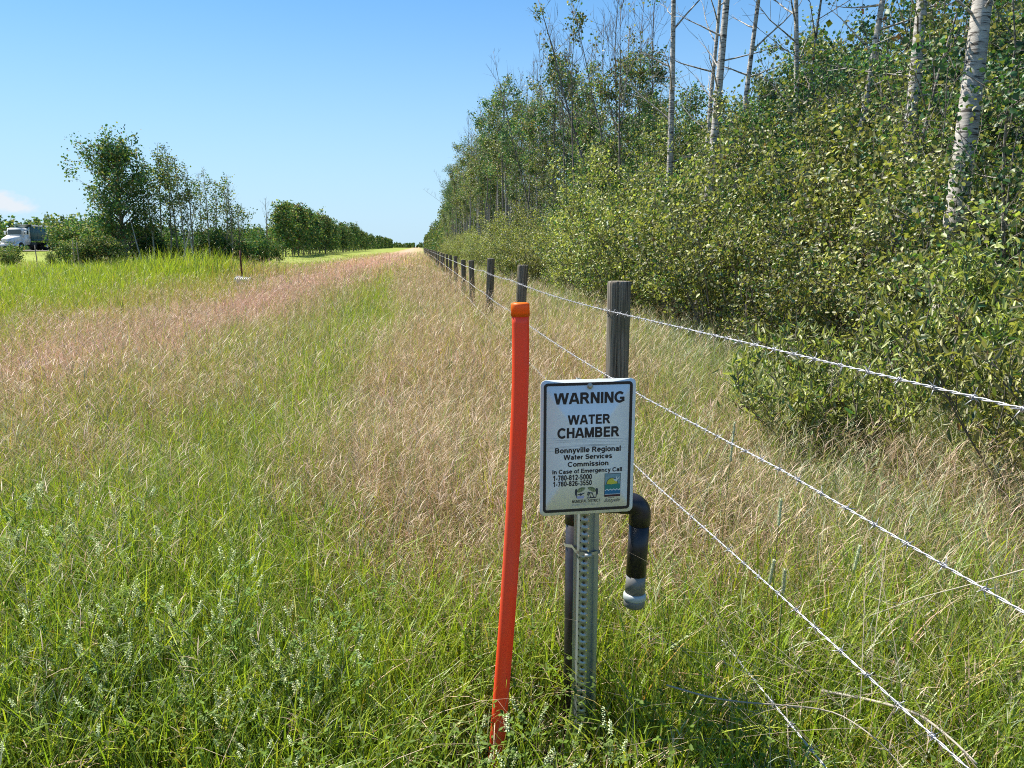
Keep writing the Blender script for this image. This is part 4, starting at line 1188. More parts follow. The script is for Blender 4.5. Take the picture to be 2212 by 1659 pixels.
for sx in (-1, 1):
    for yy in (1.05, 6.6, 7.9):
        wh = MB(); wd_ = .30 if yy < 2 else .55
        xa, xb = sx * (1.16), sx * (1.16 - wd_)
        wh.tube([(xa, yy, .5), (xa - sx * .03, yy, .5), (xb, yy, .5)], [.47, .5, .5], 22)
        wo = wh.build('wheel', M['tyre'], truck)
        ri = MB(); ri.tube([(xa + sx * .005, yy, .5), (xa + sx * .03, yy, .5)], [.26, .12], 16); ri.build('rim', M['chrome'], wo)

# ------------------------------------------------------------------ trees, saplings and shrubs
LEAF_DARK = np.array([.038, .100, .042]); LEAF_MID = np.array([.100, .150, .032]); LEAF_OLIVE = np.array([.205, .205, .085]); LEAF_YEL = np.array([.270, .290, .075]); LEAF_BRN = np.array([.14, .085, .04])


def leafcol(k, mix):
    pal = np.array([LEAF_DARK, LEAF_MID, LEAF_OLIVE, LEAF_YEL, LEAF_BRN])
    ci = (rng.random(k)[:, None] > np.cumsum(np.array(mix) / sum(mix))[None, :]).sum(1).clip(0, 4)
    return pal[ci] * rng.uniform(.65, 1.4, (k, 1))


OUT_X = [905, 945, 960, 985, 1010, 1050, 1080, 1140, 1200, 1240, 1300, 1340, 1400, 1450, 1500, 1560, 1620, 1680, 1720, 1800, 1900, 2212]
OUT_Y = [530, 470, 430, 335, 300, 240, 205, 180, 160, 140, 130, 80, 100, 140, 170, 165, 170, 120, 60, 30, -80, -300]


def height_limit(x, y):
    """how tall the wood stands at a place of its edge"""
    xd, yd, d = proj((x, y, 3.0))
    return min(13.0, CAM_H + (HZ - float(np.interp(xd, OUT_X, OUT_Y))) / FPX * d)


def grow(H, r0, crown0, cr, nb, leaves_n, lsize, mix=(3, 3, 2, .3, .1), bare=0.0, lean=(0, 0), wob=.05, up=(.35, 1.0), prof=None, shape='diamond', sides=8, twl=.45, lw=.8, scat=.09, dead=0, stems=1, spread=0.0, leaf_min=0.0, brk=.03, clump=1.0):
    """one tree or shrub: returns (wood MB, leaf MB). Branches leave the trunk, twigs leave the branches, leaves hang round the twigs."""
    wd_, lf = MB(), MB()
    tw_p = []
    for s_ in range(stems):
        sa = rng.random() * 6.283; so_ = spread * math.sqrt(rng.random())
        Hs = H * (1 if stems == 1 else rng.uniform(.6, 1.0))
        rs = r0 * (1 if stems == 1 else rng.uniform(.6, 1))
        npt = 11
        t_ = np.linspace(0, 1, npt)
        wx = np.cumsum(rng.normal(0, wob, npt)) * Hs / 11; wy = np.cumsum(rng.normal(0, wob, npt)) * Hs / 11
        out_ = so_ * (t_ ** 1.2)
        tp = np.column_stack([wx - wx[0] + lean[0] * Hs * t_ + math.cos(sa) * (out_ + .12 * so_), wy - wy[0] + lean[1] * Hs * t_ + math.sin(sa) * (out_ + .12 * so_), Hs * t_])
        tr = rs * (1 - .86 * t_ ** .9); tr[0] *= 1.25
        tp0 = tp.copy(); tp0[0, 2] = -.12
        wd_.tube(tp0, tr, sides)
        nbs = max(3, int(nb / stems))
        for i in range(nbs):
            u = crown0 + (1 - crown0) * ((i + rng.random()) / nbs) ** .9
            u = min(u, .985)
            b0 = np.array([np.interp(u, t_, tp[:, k]) for k in range(3)]); br = np.interp(u, t_, tr)
            rel = (u - crown0) / (1 - crown0)
            pf = (math.sin(math.pi * min(1, .18 + rel * .82)) ** .7 if prof is None else prof(rel))
            ln = cr * pf * rng.uniform(.55, 1.15) + .12
            az = i * 2.4 + rng.normal(0, .5); el = rng.uniform(*up)
            m_ = 5
            tt = np.linspace(0, 1, m_)
            dirh = np.array([math.cos(az), math.sin(az), 0])
            bp_ = b0 + (tt[:, None] * ln) * (dirh * math.cos(el)) + np.column_stack([rng.normal(0, .04, m_) * ln * tt, rng.normal(0, .04, m_) * ln * tt, ln * (math.sin(el) * tt + .12 * tt ** 2)])
            bare_b = rng.random() < dead
            wd_.tube(bp_, np.linspace(min(br * .5, brk * cr + .004), .003, m_), 4, caps=False)
            for j in range(int(3 + 3 * rng.random())):
                v_ = rng.uniform(.3, 1)
                q0 = np.array([np.interp(v_, tt, bp_[:, k]) for k in range(3)])
                a2 = az + rng.normal(0, .9); e2 = el + rng.normal(.1, .45); l2 = ln * twl * rng.uniform(.5, 1.1)
                dd = np.array([math.cos(a2) * math.cos(e2), math.sin(a2) * math.cos(e2), math.sin(e2)])
                q1 = q0 + dd * l2
                wd_.tube(np.array([q0, (q0 + q1) / 2 + rng.normal(0, .03, 3) * l2, q1]), [.005, .0035, .002] if H > 3.9 else [.0035, .0028, .0015], 3, caps=False)
                if not bare_b and q0[2] >= leaf_min and u < 1 - bare * rng.random() * 1.2:
                    tw_p.append((q0, q1, ln))
    if leaves_n and tw_p:
        A_ = np.array([a_ for a_, _, _ in tw_p]); B_ = np.array([b2 for _, b2, _ in tw_p])
        wgt = rng.random(len(A_)) ** clump + .04; wgt /= wgt.sum()
        ii = rng.choice(len(A_), leaves_n, p=wgt)
        u = rng.uniform(.1, 1.12, (leaves_n, 1))
        p_ = A_[ii] * (1 - u) + B_[ii] * u + rng.normal(0, scat, (leaves_n, 3)) * (1 + .0 * u)
        p_[:, 2] = np.maximum(p_[:, 2], .05)
        d_ = unit(leaves_n) + np.array([0, 0, -.35])
        ctr = np.array([np.mean(A_[:, 0]), np.mean(A_[:, 1]), 0])
        outw = p_ - ctr; outw[:, 2] = 0; outw /= np.linalg.norm(outw, axis=1)[:, None] + 1e-6
        nr = unit(leaves_n) + .55 * outw + np.array([0, 0, .75])
        L2 = lsize * rng.uniform(.6, 1.3, leaves_n)
        # colour also drifts from twig to twig, so whole sprays differ
        col = 1.22 * leafcol(leaves_n, mix) * (.75 + .5 * rng.random(len(A_)))[ii][:, None]
        leaves(lf, p_, d_, nr, L2, L2 * lw, col, .25, shape)
    return wd_, lf


def plant(name, wl, wood, leafm, loc, rz=0.0, sc_=1.0, label=None, cat='tree', group=None, parts=('trunk', 'crown')):
    r_ = empty(name, tuple(loc), rz); r_.scale = (sc_, sc_, sc_ if not isinstance(sc_, tuple) else 1)
    wl[0].build(parts[0], wood, r_, True)
    if wl[1].n: wl[1].build(parts[1], leafm, r_)
    tag(r_, label, cat, group)
    return r_


def repeat(protos_, n_used, loc, rz, s_, label, group, sz=1.0):
    """first use moves the prototype itself, later uses are copies of it and its parts"""
    k = rng.integers(0, len(protos_)); pr_ = protos_[k]
    if k not in n_used: o_ = pr_; n_used.add(k)
    else: o_ = dup(pr_)
    o_.location = loc; o_.rotation_euler = (0, 0, rz); o_.scale = (s_, s_, s_ * sz)
    o_['label'] = label
    if group: o_['group'] = group
    return o_


def gloc(x, y): return (float(x), float(y), float(ground_z(np.array([x]), np.array([y]))[0]))


# tall pale trunks rising out of the thicket (their crowns are above the picture)
TR = [  # x1,y1, x2,y2, depth, radius, height, label
    (2121, 0, 2090, 250, 7.5, .108, 11.5, 'thickest white aspen trunk, scarred with dark bands, leaning right out of the thicket', 'bark'),
    (1985, 0, 1970, 170, 9.9, .088, 12, 'second thickest white trunk, just left of the thickest leaning one', 'bark'),
    (1912, 0, 1880, 190, 11.5, .06, 11, 'half hidden grey white trunk between two thick white trunks and the thicket', 'bark'),
    (1716, 0, 1719, 235, 13.5, .056, 12, 'straight pale trunk rising alone right of the patch of sky', 'bark'),
    (1772, 0, 1746, 210, 13.0, .034, 9, 'thin forked grey trunk close beside the straight pale trunk', 'bark_grey'),
    (1634, 0, 1606, 240, 14.5, .058, 12, 'pale bare branched trunk standing against the patch of blue sky', 'bark'),
    (1577, 0, 1549, 290, 13.2, .078, 12.5, 'stout white trunk of the middle pair, leaning right', 'bark'),
    (1551, 0, 1524, 340, 15.5, .052, 12, 'thinner trunk of the middle pair, just left of the stout white one', 'bark'),
    (1455, 0, 1446, 420, 15.0, .066, 12.5, 'leftmost tall straight white trunk at the edge of the open sky', 'bark'),
]
for x1, y1, x2, y2, dep, rad_, hh, lab, bk_ in TR:
    a_ = P(x1, y1, dep); b2 = P(x2, y2, dep)
    dv = (a_ - b2) / (a_[2] - b2[2])
    gb = b2 - dv * b2[2]
    wl = grow(hh, rad_ * 1.22, .26, 1.35, 24, 2200, .065, (3, 3, 2, .3, .2), lean=(dv[0], dv[1]), wob=.012, up=(.05, .9), sides=14, dead=.25, brk=.011, leaf_min=CAM_H + .34 * dep, twl=.5, prof=lambda r: .45 + .6 * math.sin(math.pi * min(1, .15 + r * .85)) , scat=.10)
    # keep the bare stretch: leaves only in the upper crown
    lv = wl[1]
    plant('aspen_tree', wl, M[bk_], M['leaf'], (gb[0], gb[1], 0), 0, 1.0, lab, 'tree', 'tall pale trunks in the thicket')

# leaning dark stems
for (x1, y1, x2, y2, dep, rad_, hh, lab) in ((2064, 60, 2000, 300, 9.2, .035, 6.2, 'dark slender dead stem leaning right between the two thickest white trunks'),
                                           (1210, 180, 1300, 500, 24, .075, 9.5, 'dark crooked tree leaning left with bare upper twigs against the sky'),
                                           (1260, 190, 1322, 500, 22, .05, 8.5, 'dark thin leaning tree right of the crooked dark tree')):
    a_ = P(x1, y1, dep); b2 = P(x2, y2, dep); dv = (a_ - b2) / (a_[2] - b2[2]); gb = b2 - dv * b2[2]
    wl = grow(hh, rad_, .35, 1.2, 20, 900 if rad_ > .04 else 0, .085, (3, 2, 2, .2, .5), lean=(dv[0], dv[1]), wob=.05, up=(.5, 1.2), sides=8, dead=.4, bare=.7, twl=.6, scat=.1)
    plant('leaning_tree', wl, M['bark_grey'], M['leaf'], (gb[0], gb[1], 0), 0, 1, lab, 'tree')

# slim aspens of the wood edge, ragged crowns over bare stems
aspens = []
for k in range(8):
    hh = 10.0
    wl = grow(hh, rng.uniform(.06, .085), rng.uniform(.46, .60), rng.uniform(1.1, 1.45), 28, 2500, .100, ((5, 2, .8, .1, .3) if k % 2 else (2.2, 2.6, 2.8, .3, .5)), bare=.15 + .25 * (k % 3 == 0), lean=(rng.normal(-.02, .02), rng.normal(0, .02)), wob=.035, up=(.25, 1.1), sides=7, dead=.16, twl=.5, scat=.13, clump=3.0)
    o = plant('aspen_tree', wl, M['bark_grey' if k % 2 else 'bark'], M['leaf'], (8, 30 + k, 0), 0, 1.0, '-', 'tree', None)
    aspens.append(o)
used = set()
ASP_LAB = 'slim aspen with a ragged leafy crown over a bare stem in the tall wood edge'
spots = []
y = 17.5
while y < 135:
    for row, (xm, xs_) in enumerate(((5.9, .3), (7.4, .5), (9.2, .7))):
        if row == 2 and y > 90: continue
        spots.append((xm + rng.normal(0, xs_) - (1.1 - .2 * row) * float(smooth(30, 75, y)), y + rng.uniform(-.8, .8), row))
    y += 1.55 + .012 * y + rng.uniform(0, .5)
for x, y, row in spots:
    s_ = height_limit(x, y) / 10.0 * rng.choice([.55, .70, .82, .92, 1.02]) * rng.uniform(.93, 1.04)
    if row and y < 30: s_ = min(s_, .62)
    repeat(aspens, used, gloc(x, y), rng.random() * 6.28, float(s_), ASP_LAB, 'aspens of the tall wood edge')

# bare dead saplings leaning out of the wood edge
for (x1, y1, x2, y2, Y, lab) in ((913, 408, 970, 450, 95, 'bare dead sapling leaning far out to the left of the wood edge'), (938, 368, 975, 440, 90, 'second bare dead sapling leaning out, a little steeper'),
                                 (985, 330, 995, 450, 80, 'upright bare dead spruce at the end of the wood edge'), (1068, 110, 1110, 300, 38, 'bare forked dead aspen top standing against the sky at the wood edge'), (1245, 30, 1240, 300, 24, 'tall bare twiggy tree top rising above the crowns against the sky'), (1350, 10, 1345, 300, 20, 'bare twigged slim tree left of the tall straight white trunks')):
    dep = Y; a_ = P(x1, y1, dep); b2 = P(x2, y2, dep); dv = (a_ - b2) / (a_[2] - b2[2]); gb = b2 - dv * b2[2]
    hh = a_[2]
    wl = grow(hh, .05 if Y > 40 else .045, .45, 1.3 if Y < 60 else 1.0, 20, 0, .1, lean=(dv[0], dv[1]), wob=.03, up=(.6, 1.25) if Y != 80 else (-.1, .25), sides=6, twl=.6)
    plant('dead_tree', wl, M['twig'], None, (gb[0], gb[1], 0), 0, 1, lab, 'dead tree')

bts = []
for k in range(3):
    wl = grow(9.0, .045, .5, 1.0, 22, 0, .1, wob=.05, up=(.7, 1.3), sides=6, twl=.7)
    bts.append(plant('dead_tree', wl, M['twig'], None, (8, 30 + k, 0), 0, 1, '-', 'dead tree'))
ubt = set()
for xd, X in ((1040, 6.0), (1075, 6.2), (1125, 6.3), (1170, 6.6), (1195, 6.2), (1225, 6.9), (1275, 6.6), (1300, 7.4), (1375, 7.0), (1410, 7.6), (1015, 5.6), (1150, 7.4), (1330, 8.0)):
    Y = solve_y(xd, X, 5.0)
    h_ = height_limit(X, Y) * rng.uniform(1.02, 1.22)
    repeat(bts, ubt, gloc(X, Y), rng.random() * 6.28, h_ / 9.0, 'bare grey twiggy tree rising above the leafy crowns of the wood edge', 'bare tree tops along the wood edge')

# thicket of leafy young aspens and the pale shrub row that edges it
sap = []
for k in range(7):
    wl = grow(5.0, .032, .05, 1.05, 54, 5200, .056, ((6, 2.2, .6, .2, .05), (2, 2.6, 3.2, .8, .1), (3, 3, 2, .5, .2), (1.2, 2.4, 3.4, 1.2, .1))[k % 4], wob=.05, up=(.1, 1.1), sides=6, twl=.5, scat=.085, stems=3, spread=.8, shape='oval', clump=3.2, prof=lambda r: .55 + .55 * math.sin(math.pi * min(1, .1 + r * .9)))
    sap.append(plant('aspen_sapling', wl, M['bark_grey'], M['leaf'], (9, 12 + k, 0), 0, 1, '-', 'sapling', None, ('stems', 'crown')))
shr = []
for k in range(6):
    wl = grow(2.6, .016, .08, .85, 60, 4600, .060, ((.4, 1.8, 3, 3.0, .05) if k % 3 else (1.2, 2.6, 2.8, 1.4, .1)), wob=.06, up=(.25, 1.15), sides=5, twl=.5, scat=.09, stems=9, spread=1.15, shape='oval', lw=.62, clump=2.4, prof=lambda r: .75)
    shr.append(plant('shrub', wl, M['twig'], M['leaf_light'], (4, 12 + k, 0), 0, 1, '-', 'shrub', None, ('stems', 'foliage')))
us, uh = set(), set()
SAP_LAB = 'leafy young aspen in the dense dark thicket behind the pale shrub row'
for row, (xm, st_) in enumerate(((6.0, 1.4), (7.5, 1.4), (9.2, 1.5), (11.2, 1.7), (13.2, 1.9))):
    y = 3.6 + row * .9
    while y < (34 if row < 2 else 26):
        x = xm + rng.normal(0, .35)
        s_ = rng.uniform(.82, 1.12) * (1.0 + .16 * row)
        s_ = min(s_ * (.85 if y > 14 and row == 0 else 1), height_limit(x, y) / 5.0 * rng.uniform(.72, 1.0))
        repeat(sap, us, gloc(x, y), rng.random() * 6.28, s_, SAP_LAB, 'young aspens of the thicket')
        y += st_ * rng.uniform(.8, 1.25)
SHR_LAB = 'pale green leafy shrub in the row between the wire fence and the wood'
for row, (xm, st_, y0) in enumerate(((4.45, 1.15, 5.4), (5.3, 1.5, 4.6))):
    y = y0
    while y < 100:
        x = xm + rng.normal(0, .22) + .25 * math.sin(y * .35) - .5 * float(smooth(18, 40, y))
        s_ = rng.uniform(.85, 1.12) * (1 + .12 * row) * (1.0 if y > 9 else .86) * (1 - .12 * float(smooth(18, 30, y)))
        repeat(shr, uh, gloc(x, y), rng.random() * 6.28, s_, SHR_LAB, 'pale shrubs edging the wood', rng.uniform(.9, 1.1))
        y += st_ * rng.uniform(.85, 1.3) * (1 + .012 * y)

# narrow leaved willow shrubs close by on the right
for (xx, yy, s_, lab) in ((3.35, 3.55, 1.0, 'bright green narrow leaved willow bush nearest the right edge behind the top wire'), (2.85, 4.75, .72, 'lower willow bush with narrow upright leaves behind the sagging middle of the top wire'), (3.9, 4.6, 1.05, 'taller narrow leaved willow bush just behind the nearest one')):
    wl = grow(1.45 * s_, .012, .1, .45, 80, 0, .06, wob=.06, up=(.5, 1.3), sides=5, stems=14, spread=.75, twl=.5)
    # upright narrow leaves along the shoots
    k = int(7000 * s_)
    pv = np.concatenate(wl[0].v); ii = rng.integers(0, len(pv), k)
    ok = pv[ii][:, 2] > .06
    p_ = pv[ii][ok] + rng.normal(0, .035, (ok.sum(), 3)); k = len(p_)
    d_ = unit(k) * .75 + np.array([0, 0, .75]); nr = unit(k) + np.array([-.2, .2, .6])
    L2 = rng.uniform(.045, .085, k)
    leaves(wl[1], p_, d_, nr, L2, L2 * .26, leafcol(k, (.4, 1.5, 2, 3.2, .05)) * 1.15, .3, 'oval')
    plant('willow_bush', wl, M['twig'], M['leaf_light'], gloc(xx, yy), rng.random() * 6, 1, lab, 'bush', 'willow bushes beyond the near fence', ('stems', 'foliage'))

# wood behind the edge: stems and leaves that read as one mass
iw = MB(); il = MB()
for k in range(620):
    y = 7 + 118 * rng.random() ** 1.3; x = rng.uniform(8.5, 19)
    hh = min(rng.uniform(6.5, 9.5), height_limit(x, y) * rng.uniform(.6, .92)); ln = rng.normal(0, .03, 2)
    pts = np.array([[x + ln[0] * hh * t_ + .06 * math.sin(t_ * 5 + k), y + ln[1] * hh * t_, hh * t_ - .1] for t_ in np.linspace(0, 1, 5)])
    iw.tube(pts, np.linspace(rng.uniform(.03, .07), .01, 5), 5, caps=False)
    m_ = 85; cz = rng.uniform(.55, 1.0, m_) * hh
    cl_ = rng.integers(0, 9, m_); cc = rng.normal(0, .75, (9, 2))
    p_ = np.column_stack([x + cc[cl_, 0] + rng.normal(0, .3, m_), y + cc[cl_, 1] + rng.normal(0, .3, m_), cz])
    leaves(il, p_, unit(m_), unit(m_) + np.array([-.3, 0, .6]), rng.uniform(.11, .22, m_), rng.uniform(.09, .16, m_), leafcol(m_, (3.2, 2.5, 2.5, .2, .4)) * .9, .2, 'diamond')
for k in range(520):   # undergrowth under the stems
    y = 5 + 110 * rng.random() ** 1.2; x = rng.uniform(7.5, 18)
    m_ = 70
    p_ = np.column_stack([x + rng.normal(0, .5, m_), y + rng.normal(0, .5, m_), np.abs(rng.normal(.7, .6, m_))])
    leaves(il, p_, unit(m_), unit(m_) + np.array([-.3, 0, .6]), rng.uniform(.10, .18, m_), rng.uniform(.08, .14, m_), leafcol(m_, (2.5, 2.5, 3, .3, .4)), .2, 'diamond')
ws = empty('background_woods'); tag(ws, 'depth of thin stems and leaves behind the wood edge on the right', 'wood', kind='stuff')
iw.build('stems', M['bark_grey'], ws); il.build('leaves', M['leaf_far'], ws)

# far wood on both sides, down to the vanishing point
fl = MB()


def farwood(x0, x1, y0, y1, n_, h0, h1, m_, sz, mix, mbx=fl):
    for k in range(n_):
        u = rng.random() ** 1.6
        y = y0 + (y1 - y0) * u; x = rng.uniform(x0, x1); hh = rng.uniform(h0, h1); z0 = float(ground_z(np.array([x]), np.array([y]))[0])
        wd2 = hh * rng.uniform(.14, .22)
        tz = rng.random(m_) ** .8
        rr2 = wd2 * np.sqrt(np.clip(1.15 - tz, .05, 1)) * np.sqrt(rng.random(m_)) * (.5 + .5 * rng.random(m_))
        a_ = rng.random(m_) * 6.283
        p_ = np.column_stack([x + rr2 * np.cos(a_), y + rr2 * np.sin(a_), z0 + tz * hh])
        s_ = sz * (1 + u * 2.2) * rng.uniform(.6, 1.3, m_)
        leaves(mbx, p_, unit(m_), unit(m_) + np.array([0, 0, .7]), s_, s_ * .75, leafcol(m_, mix) * rng.uniform(.8, 1.2), .2, 'diamond')


farwood(4.8, 16, 118, 800, 420, 8, 11, 150, .30, (3, 2.5, 2.5, .3, .4))
farwood(-30, -26, 170, 800, 240, 6.5, 9, 150, .34, (4, 3, 1.5, .1, .3))
o = fl.build('far_woods', M['leaf_far']); tag(o, 'far woods closing in towards the vanishing point on both sides of the field', 'wood', kind='stuff')
fl2 = MB()
farwood(-230, -95, 215, 330, 560, 6, 10.5, 120, .55, (4, 3, 2, .1, .3), fl2)
farwood(-100, -40, 300, 420, 200, 6, 9, 110, .6, (4, 3, 2, .1, .3), fl2)
farwood(-60, 60, 900, 1000, 150, 3, 6, 60, .8, (4, 3, 2, .1, .3), fl2)
o = fl2.build('distant_treeline', M['leaf_far']); tag(o, 'distant low treeline beyond the road on the horizon', 'treeline', kind='stuff')

# grove left of the middle: one dense dark tree and a stand of thin aspens
GD_ = 68.0


def at_base(xd, D, yg=None):
    q_ = P(xd, 560, D); return gloc(q_[0], q_[1])


b_ = at_base(275, GD_); hh = ztop(b_, 340) - b_[2]
wl = grow(hh, .22, .10, 3.1, 110, 12000, .21, (5, 3, 1.4, .05, .5), lean=(-.05, 0), wob=.03, up=(.25, 1.1), sides=9, twl=.45, scat=.28, clump=1.8, prof=lambda r: .45 + .75 * math.sin(math.pi * min(1, .25 + r * .72)))
plant('dense_tree', wl, M['bark_grey'], M['leaf_far'], b_, 0, 1, 'broad dense dark green tree at the left end of the grove', 'tree')
GR_ = [(335, 338, .6, 1300), (352, 296, .8, 2300), (371, 318, .6, 1500), (388, 306, .9, 2500), (402, 330, .6, 1800), (420, 352, .8, 1300), (437, 362, .7, 900), (456, 350, .6, 700), (470, 380, .8, 1100), (489, 368, .9, 1300), (503, 392, .5, 350), (520, 436, .9, 1300), (318, 368, .7, 1100)]
GLAB = ['thin aspen touching the right side of the dense dark tree', 'tallest airy aspen of the grove, crown almost bare', 'slim airy aspen between the two tallest ones of the grove', 'second tallest airy aspen of the grove, with a twin crown', 'pale stemmed aspen in the middle of the grove',
        'sparse aspen right of the middle of the grove with a patchy crown', 'very thin nearly bare aspen in the right half of the grove', 'bare topped spindly aspen in the right half of the grove', 'low crowned aspen third from the right end of the grove', 'aspen with a green tuft at its top near the right end of the grove', 'bare grey snag near the right end of the grove', 'short bushy topped aspen at the right end of the grove', 'low leafy aspen directly behind the dense dark tree']
for (xd, yt, cr_, nl), lab in zip(GR_, GLAB):
    b_ = at_base(xd, GD_ + rng.normal(0, 1.6)); hh = ztop(b_, yt + 12) - b_[2]; nl = int(nl * .55)
    wl = grow(hh, .085, .22, 1.25 * cr_ + .3, 40, nl, .17, (3.5, 3, 2, .3, .3), lean=(rng.normal(0, .03), 0), wob=.04, up=(.4, 1.2), sides=6, twl=.55, scat=.2, bare=.25, dead=.2, clump=2.5)
    plant('aspen_tree', wl, M['bark_grey' if rng.random() < .6 else 'bark'], M['leaf_far'], b_, 0, 1, lab, 'tree', 'aspens of the left grove')
# crossed pale leaning stems at the foot of the grove
for (x1, y1, x2, y2, lab) in ((425, 430, 405, 520, 'pale bare stem leaning right across the foot of the grove'), (395, 420, 410, 510, 'pale bare stem leaning left across the foot of the grove'), (268, 430, 301, 548, 'grey stem leaning left under the dense dark tree')):
    a_ = P(x1, y1, 65); b2 = P(x2, y2, 65); dv = (a_ - b2) / (a_[2] - b2[2]); gb = b2 - dv * b2[2]
    wl = grow(a_[2], .075, .6, .8, 8, 0, .1, lean=(dv[0], dv[1]), wob=.03, sides=6)
    plant('dead_tree', wl, M['bark'], None, gloc(gb[0], gb[1])[:2] + (0,), 0, 1, lab, 'dead tree')
b_ = at_base(581, 90); wl = grow(ztop(b_, 428) - b_[2], .10, .3, 1.3, 22, 0, .1, wob=.03, up=(.5, 1.2), sides=6, twl=.6)
plant('dead_tree', wl, M['twig'], None, b_, 0, 1, 'lone bare grey snag in the gap right of the grove', 'dead tree')
# bushes round the foot of the grove
bsh = []
for k in range(5):
    wl = grow(3.2, .03, .05, 1.2, 60, 2300, .20, ((3, 3, 2.4, .3, .3) if k < 3 else (5, 3, .8, .05, .2)), wob=.06, up=(.2, 1.1), sides=5, twl=.5, scat=.2, stems=8, spread=1.3, clump=1.5, prof=lambda r: .8)
    bsh.append(plant('bush', wl, M['twig'], M['leaf_far'], (-30, 60 + k, 0), 0, 1, '-', 'bush', None, ('stems', 'foliage')))
ub = set()
OLB = 'olive green bush in the clump between the dump truck and the dense dark tree'
for xd, D, s_ in ((140, 70, 1.0), (162, 74, 1.15), (185, 72, 1.25), (208, 70, 1.2), (228, 68, 1.0), (150, 64, .6), (176, 62, .68), (205, 62, .66), (232, 62, .72), (258, 63, .62)):
    repeat(bsh[:3], ub, at_base(xd, D), rng.random() * 6.28, s_, OLB, 'olive bushes between truck and grove')
for xd, D, s_ in ((12, 60, .42), (30, 62, .5), (112, 60, .36)):
    repeat(bsh[:3], ub, at_base(xd, D), rng.random() * 6.28, s_, 'small green roadside bush in front of the dump truck', 'small bushes in front of the truck')
ub2 = set()
for xd, D, s_ in ((290, 70, .8), (318, 69, .9), (345, 70, .8), (368, 71, .7), (395, 71, .75), (425, 70, .8), (455, 70, .8), (478, 70, .9), (500, 71, .8), (530, 72, .85), (548, 74, .9), (562, 76, .8), (598, 92, .6), (578, 92, .5)):
    repeat(bsh[3:], ub2, at_base(xd, D), rng.random() * 6.28, s_, 'dark green undergrowth bush at the foot of the left grove', 'undergrowth bushes of the left grove')
# line of leafy trees along the left side of the field
ltr = []
for k in range(5):
    wl = grow(7.6, .10, .08, 1.9, 60, 2600, .34, (4, 3, 2.2, .2, .5), wob=.03, up=(.2, 1.1), sides=6, twl=.5, scat=.3, clump=1.6, bare=.1, prof=lambda r: .5 + .6 * math.sin(math.pi * min(1, .3 + r * .7)))
    ltr.append(plant('leafy_tree', wl, M['bark_grey'], M['leaf_far'], (-25, 150 + k, 0), 0, 1, '-', 'tree', None))
ul = set(); y = 132.0; k = 0
while y < 330:
    x = -22.3 + rng.normal(0, .6)
    repeat(ltr, ul, gloc(x, y), rng.random() * 6.28, rng.uniform(.82, 1.12), 'leafy tree in the line along the left side of the field to the horizon', 'trees lining the left side of the field')
    if 175 < y < 250: repeat(ltr, ul, gloc(x - 4 + rng.normal(0, .8), y + 1.5), rng.random() * 6.28, rng.uniform(.85, 1.15), 'leafy tree in the line along the left side of the field to the horizon', 'trees lining the left side of the field')
    y += 3.0 + .012 * (y - 130) * 3 + rng.uniform(0, 1.2)

